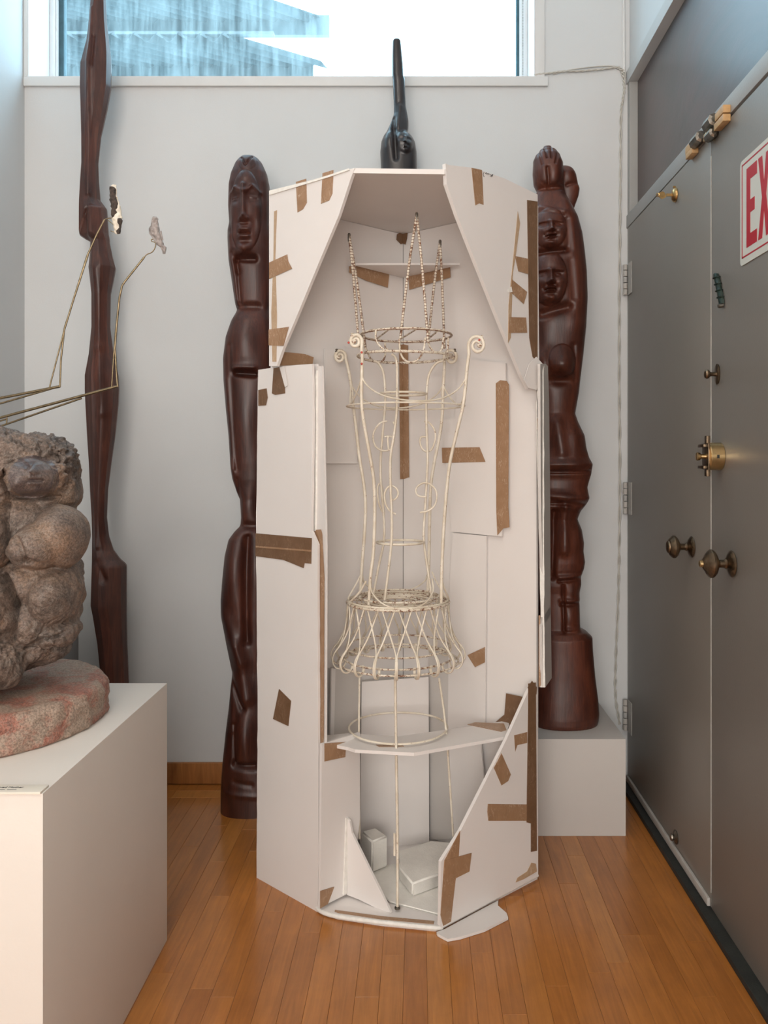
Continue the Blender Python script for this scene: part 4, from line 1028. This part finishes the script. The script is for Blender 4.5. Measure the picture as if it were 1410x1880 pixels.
T(FR, [(970, 1255), (984, 1253), (986, 1562), (975, 1564), (975, 1512), (967, 1510), (970, 1300)], lrp, .004, None, M['tape_dark'])
T(FR, [(944, 1350), (968, 1344), (968, 1364), (950, 1368), (946, 1380)], lrp, .0025)
T(FR, [(921, 1383), (938, 1422), (933, 1434), (921, 1442), (907, 1410)], lrp, .0032)
T(FR, [(896, 1476), (968, 1477), (968, 1507), (897, 1507), (895, 1490)], lrp, .0032)
T(FR, [(845, 1525), (842, 1580), (836, 1620), (828, 1692), (814, 1700), (809, 1680), (816, 1580)], lrp, .0032)
T(FR, [(817, 1580), (866, 1566), (862, 1600), (834, 1614), (816, 1606)], lrp, .0042)
T(FR, [(976, 1584), (984, 1586), (986, 1600), (962, 1614), (947, 1620), (950, 1612), (968, 1600)], lrp, .0032, None, M['tape_thin'])
T(BR, [(929, 1273), (962, 1280), (950, 1312), (940, 1330), (900, 1334), (926, 1312)], br, .012, None, M['tape_dark'])
T(FR, [(969, 1262), (977, 1250), (986, 1262), (985, 1275), (972, 1272)], lrp, .006, None, M['tape_dark'])
# handwriting at the top right edge
for mk in ([(889, 316), (887, 320), (889, 325)], [(891, 319), (893, 317), (894, 320), (896, 318), (897, 321)], [(898, 319), (901, 321)], [(900, 324), (903, 321), (902, 325)], [(903, 322), (905, 320), (904, 324)]):
    tube('pen_mark', [FR.hit(x, y, .0006) for x, y in mk], .0007, M['ink'], frp, 5, False, 3)

# loose board on the floor
lb = [Pz(*q, .008) for q in ((803, 1714), (812, 1719), (822, 1724), (845, 1720), (890, 1706), (933, 1684), (930, 1676), (914, 1662))]+[Vector((.222, 2.303, .008)), Vector((.068, 2.161, .008)), Vector((.047, 2.148, .008))]
o = slab('loose_board', lb, Vector((0, 0, 1)), .007, M['foam_board'], None)
tag(o, 'loose torn piece of white board lying on the wood floor under the crate', 'board')

# foam packing inside the crate
def foam(name, pts_px, z0, z1, label):
    V = [Pz(x, y, z1) for x, y in pts_px]
    bm = bmesh.new(); n = len(V)
    vt = [bm.verts.new(v) for v in V]; vb = [bm.verts.new((v.x, v.y, z0)) for v in V]
    bm.faces.new(vt); bm.faces.new(vb[::-1])
    for i in range(n): bm.faces.new((vt[i], vt[(i+1) % n], vb[(i+1) % n], vb[i]))
    bmesh.ops.recalc_face_normals(bm, faces=bm.faces)
    bmesh.ops.bevel(bm, geom=list(bm.edges), offset=.005, segments=3, affect='EDGES', clamp_overlap=True)
    o = bm_obj(name, bm, M['foam_block'], None, 50); return tag(o, label, 'packing foam', 'packing foam inside the crate')
foam('foam_block', [(663, 1526), (690, 1519), (712, 1534), (683, 1545)], .022, .115, 'upright white foam block inside the crate by the left corner')
foam('foam_block', [(728, 1562), (790, 1543), (828, 1546), (812, 1602), (757, 1622), (733, 1592)], .022, .060, 'flat white foam slab inside the crate behind the front leg')
foam('foam_sheet', [(664, 1604), (720, 1585), (812, 1596), (812, 1680), (715, 1655)], .0145, .021, 'thin white foam sheet covering the crate floor')

# ------------------------------------------------------------------ wire stand
AY = 2.40; S = AY/F
st = thing('wire_plant_stand', (-.058, AY, .02), 'ornate cream painted wire stand with scrolls and flared lattice skirt', 'stand')
def zy(y): return H-(y-CY)*S
def axis(z): # the stand leans a little
    return (-.0583+(.0235)*max(0, min(1, (z-.80)/.8)))
PWm, CWm, TWm = M['painted_wire'], M['chipped_wire'], M['twisted_wire']
# crown rings
z1 = zy(616); z2 = zy(655); r1 = 83*S; r2 = 87*S
def ring(name, z, r, wr, mat, dx=0, sides=8, wob=0, par=None): return tube(name, ring_pts((axis(z)+dx, AY, z), r, 72, None, wob), wr, mat, par or st, sides, True, 0)
ring('ring', z1, r1, .0038, TWm); ring('ring', z2, r2, .0040, CWm, -.001, 8, .002)
for (xa, ya, xb, yb) in ((715, 604, 692, 622), (763, 605, 733, 624), (802, 609, 784, 624)):
    tube('cross_bar', [Pz(xa, ya, z1), Pz(xb, yb, z1)], .0026, CWm, st, 7, False, 0)
def spike(apex, l0, l1, Y, extra=True):
    ax = P(*apex, Y)
    a = P(*l0, Y-.004); b = P(*l1, Y+.004)
    for q in (a, b):
        tube('spike', [ax+Vector((0, 0, 0)), ax.lerp(q, .33)+Vector(((q.x-ax.x)*.06, 0, 0)), ax.lerp(q, .66)+Vector(((q.x-ax.x)*.05, 0, 0)), q], .0037, TWm, st, 8, False, 6)
    lathe('spike_tip', [(-.018, .0036), (-.01, .0042), (.003, .0042), (.006, .0028)], ax, (0, 0, 1), M['steel'], st, 10)
spike((765, 394), (735, 622), (786, 630), AY-.115)
spike((641, 432), (659, 640), (671, 640), AY-.01)
spike((808, 444), (787, 618), (816, 640), AY+.06)
# U loops between the two rings
ulo = [((690, 606), (691, 626), (706, 643), (712, 640)), ((672, 640), (682, 660), (700, 664), (707, 652), (707, 630)), ((733, 622), (736, 650), (748, 664), (765, 662), (777, 645), (781, 620)),
       ((785, 624), (790, 638), (801, 648), (811, 641), (814, 620)), ((823, 620), (822, 640), (820, 655))]
for i, u in enumerate(ulo):
    Yq = [AY-.11, AY+.10, AY-.12, AY-.08, AY-.04][i]
    tube('loop', [P(x, y, Yq) for x, y in u], .0030, CWm, st, 7)
# four outer legs with scrolls
def legpts(px, a, b):
    out = []
    for x, y in px:
        z = zy(y); 
        for _ in range(3):
            xa = axis(z); R_ = ((x-CX)*AY-F*xa)/(F*a-(x-CX)*b); Yq = AY+b*R_; z = H-(y-CY)*Yq/F
        out.append(Vector((axis(z)+a*R_, Yq, z)))
    return out
legs = {
 'A': ([(664, 640), (665, 660), (664, 700), (664, 740), (668, 775), (678, 830), (686, 880), (688, 930), (687, 980), (685, 1020), (680, 1060), (677, 1112)], -.62, -.78*.82, (653, 627), -1),
 'B': ([(634, 655), (640, 680), (645, 710), (648, 740), (653, 780), (660, 840), (668, 890), (671, 930), (669, 980), (666, 1020), (663, 1060), (661, 1098)], -.82, .57*.8, (624, 655), -1),
 'C': ([(816, 660), (815, 690), (813, 720), (812, 760), (807, 800), (797, 850), (791, 890), (789, 940), (788, 990), (787, 1040), (785, 1096)], .62, .78*.82, (828, 656), 1),
 'D': ([(861, 650), (857, 680), (854, 715), (849, 750), (838, 795), (826, 850), (820, 900), (816, 950), (813, 1000), (811, 1050), (810, 1112)], .82, -.57*.8, (876, 634), 1)}
LP = {}
for k, (px, a, b, (sx, sy), sg) in legs.items():
    pts = legpts(px, a, b); LP[k] = (pts, a, b)
    top_ = pts[0]; kk = top_.y/F
    # scroll: rises over the top of the leg, curls outward and in
    cxp, cyp = sx, sy; scr = []
    x0 = px[0][0]; rad0 = abs(x0-cxp)
    for i in range(30):
        tt = i/29; ang = tt*math.pi*3.0; rr = (rad0+1)*(1-tt*.72)
        xx = cxp-sg*rr*math.cos(ang); yy = cyp+6*(1-tt)*0-rr*math.sin(ang)*1.15
        scr.append(Vector(((xx-CX)*top_.y/F, top_.y, H-(yy-CY)*top_.y/F)))
    allp = catmull(pts[::-1], 5)+scr
    o = tube('scroll_leg', allp, .0048, PWm, st, 9, False, 0, lambda t: 1.0 if t < .85 else 1.0-.35*(t-.85)/.15)
    lathe('scroll_ball', [(-.006, .002), (-.004, .006), (0, .0075), (.004, .006), (.006, .002)], scr[-1], (0, 1, 0), CWm, o, 14)
    e = scr[7]; lathe('finial', [(-.002, .004), (.003, .0055), (.006, .003), (.009, .0045), (.011, .002)], e, (0, 0, 1), M['steel'] if k in 'BC' else CWm, o, 10)
# red paint spots
for (k, fx, fy) in (('A', 640, 629), ('A', 664, 647), ('A', 664, 668), ('D', 880, 624)):
    Yq = LP[k][0][0].y-.005
    plain('red_paint', (.5, .06, .04), .5, .1, 50, 0) if 'red_paint' not in M else None
    bm = bmesh.new(); bmesh.ops.create_icosphere(bm, subdivisions=2, radius=.0032)
    for v in bm.verts: v.co = Vector((v.co.x, v.co.y*.5, v.co.z))+P(fx, fy, Yq)
    bm_obj('paint_spot', bm, M['red_paint'], st, 80, 'red paint spot')
# swags and band around the legs
def leg_at(k, y):
    pts = LP[k][0]; z = zy(y); best = min(pts, key=lambda p: abs(p.z-z)); 
    for p, q in zip(pts, pts[1:]):
        if p.z >= z >= q.z: return p.lerp(q, (p.z-z)/(p.z-q.z))
    return best
order = ['A', 'D', 'C', 'B']
for i in range(4):
    a, b = leg_at(order[i], 700), leg_at(order[(i+1) % 4], 700)
    m = (a+b)/2; cen = Vector((axis(m.z), AY, 0)); rad = max((Vector((a.x, a.y, 0))-cen).length, .13)
    pts = []
    for j in range(13):
        t_ = j/12; q = a.lerp(b, t_); d = Vector((q.x, q.y, 0))-cen; rr = (Vector((a.x, a.y, 0))-cen).length*(1-t_)+(Vector((b.x, b.y, 0))-cen).length*t_
        rr = rr*(1-.12*math.sin(math.pi*t_)); d = d.normalized()*rr if d.length > 1e-4 else d
        pts.append(Vector((cen.x+d.x, cen.y+d.y, q.z-.068*math.sin(math.pi*t_)**.8)))
    tube('swag', pts, .0024, PWm, st, 6, False, 3)
zb_ = zy(746)
pts = []
for i in range(4):
    a, b = leg_at(order[i], 746), leg_at(order[(i+1) % 4], 746); cen = Vector((axis(zb_), AY, 0))
    for j in range(10):
        t_ = j/10; q = a.lerp(b, t_); d = Vector((q.x, q.y, 0))-cen
        rr = (Vector((a.x, a.y, 0))-cen).length*(1-t_)+(Vector((b.x, b.y, 0))-cen).length*t_
        d = d.normalized()*rr*.97; pts.append(Vector((cen.x+d.x, cen.y+d.y, zb_)))
tube('band', pts, .0026, PWm, st, 7, True, 2)
# inner cage
inner = [([(719, 650), (726, 656), (729, 672), (729, 720), (728, 760), (723, 800), (717, 840), (717, 890), (719, 940), (719, 990), (714, 1040), (706, 1102)], -.072),
         ([(686, 662), (696, 668), (705, 690), (707, 740), (703, 790), (699, 840), (699, 880), (704, 940), (705, 990), (695, 1040), (685, 1095)], .045),
         ([(814, 662), (800, 668), (787, 690), (783, 730), (783, 780), (785, 840), (783, 890), (780, 940), (778, 990), (786, 1050), (793, 1098)], .0)]
for px, dy_ in inner: tube('inner_rod', [P(x, y, AY+dy_) for x, y in px], .0036, PWm, st, 8)
def hring(cx, cy, hw, wr, mat=PWm, name='ring', rot=0):
    z = zy(cy); return tube(name, ring_pts(((cx-CX)*S, AY, z), hw*S, 56), wr, mat, st, 8, True, 0)
hring(740, 723, 43, .0034); hring(735, 995.5, 43, .0036)
def cscroll(pts, Y, r=.0028): return tube('curl', [P(x, y, Y) for x, y in pts], r, PWm, st, 7)
cscroll([(711, 773), (698, 777), (688, 790), (685, 804), (690, 820), (702, 827), (714, 826), (721, 818), (722, 804), (714, 801), (706, 802)], AY+.02)
cscroll([(722, 774), (725, 784), (724, 800), (719, 822), (714, 825), (712, 808), (713, 801)], AY-.05)
cscroll([(779, 773), (789, 777), (798, 790), (799, 806), (793, 824), (783, 829), (774, 822), (771, 808), (775, 802), (786, 803)], AY+.01)
cscroll([(702, 940), (696, 925), (693, 905), (694, 892), (698, 888), (702, 896), (703, 910), (700, 914)], AY+.06)
cscroll([(727, 944), (716, 938), (708, 925), (706, 908), (711, 896), (720, 892), (729, 898), (731, 908), (726, 916), (718, 919)], AY-.06)
cscroll([(771, 941), (786, 938), (798, 928), (802, 912), (799, 898), (788, 888), (776, 887), (765, 895), (764, 905), (770, 911), (782, 912)], AY-.01)
# seat: platform rings
zt_ = .0
zP = H-(1104.5-CY)*S
AX0 = (731-CX)*S; RT = 93*S
def rg(r, z, wr, mat=PWm, name='ring', wob=0): return tube(name, ring_pts((AX0, AY, z), r, 80, None, wob), wr, mat, st, 8, True, 0)
rg(RT, zP, .0042, CWm); rg(RT*.98, zP+.006, .003)
for q in (.82, .66, .50, .36): rg(RT*q, zP+.002, .0026, CWm if q in (.82, .50) else PWm)
rg(RT*.80, zP+.016, .003, CWm)
for k in range(6):
    a = math.pi*k/6+.2; tube('cross_bar', [(AX0-RT*math.cos(a), AY-RT*math.sin(a), zP-.003), (AX0+RT*math.cos(a), AY+RT*math.sin(a), zP-.003)], .0020, CWm, st, 6, False, 0)
# splayed arcs from each leg down to the platform
for i in range(4):
    a, b = leg_at(order[i], 1058), leg_at(order[(i+1) % 4], 1058)
    cen = Vector((AX0, AY, 0)); da = math.atan2(a.y-AY, a.x-AX0); db = math.atan2(b.y-AY, b.x-AX0)
    while db < da: db += 2*math.pi
    pts = []
    for j in range(15):
        t_ = j/14; an = da+(db-da)*t_; r_a = (Vector((a.x, a.y, 0))-cen).length
        s_ = math.sin(math.pi*t_)**.7; rr = r_a+(RT-r_a)*s_; z = a.z+(zP+.003-a.z)*s_
        pts.append((AX0+rr*math.cos(an), AY+rr*math.sin(an), z))
    tube('swag', pts, .0026, PWm, st, 6, False, 3)
# lattice skirt
zH = .652; NH = 20
prof = [(RT, zP), (.150, zP-.05), (.157, zP-.085), (.172, zP-.115), (.186, zP-.132), (.193, zP-.148), (.192, zP-.163), (.184, zP-.176), (.172, zP-.180), (.160, zP-.174), (.155, zP-.162), (.160, zP-.154)]
sp = 2*math.pi/NH
for k in range(NH):
    ph_ = k*sp-math.pi/2
    for sg in (-1, 1):
        pts = []
        for i, (r, z) in enumerate(prof):
            t_ = min(1, (zP-z)/.112); an = ph_+sg*(sp*.84*(1-t_)+.012)
            pts.append((AX0+r*math.cos(an), AY+r*math.sin(an), z))
        tube('lattice_rod', pts, .0023, PWm, st, 6, False, 3)
rg(.174, zP-.170, .0030, CWm, 'hem_ring'); rg(.156, zP-.158, .0030, CWm, 'hem_ring'); rg(.150, zP-.128, .0028, CWm, 'hem_ring')
# lower ring and legs
zR = H-(1335-CY)*S; rR = 90*S
tube('ring', ring_pts((AX0, AY, zR), rR, 72, None, .001), .0032, PWm, st, 8, True, 0)
fy = AY-rR-.004
tube('leg', [(AX0-.004, AY-.165, zP-.165), (AX0-.002, fy, zR), (AX0+.002, fy-.01, .20), (AX0+.002, fy-.02, .026)], .0038, PWm, st, 8)
tube('leg', [P(806, 1245, AY+.02), P(819, 1342, AY-.03), P(832, 1535, AY-.02)], .0034, PWm, st, 8, False, 3)
tube('leg', [P(660, 1240, AY+.02), P(659, 1355, AY-.04), P(660, 1540, AY-.03)], .0030, PWm, st, 8, False, 3)
tube('spacer', [(AX0-.006, fy-.010, .16), (AX0-.006, fy-.010, .22)], .0036, PWm, st, 7, False, 0)
lathe('foot', [(0, .008), (.004, .008), (.006, .005)], (AX0+.002, fy-.02, .0215), (0, 0, 1), M['steel'], st, 12)
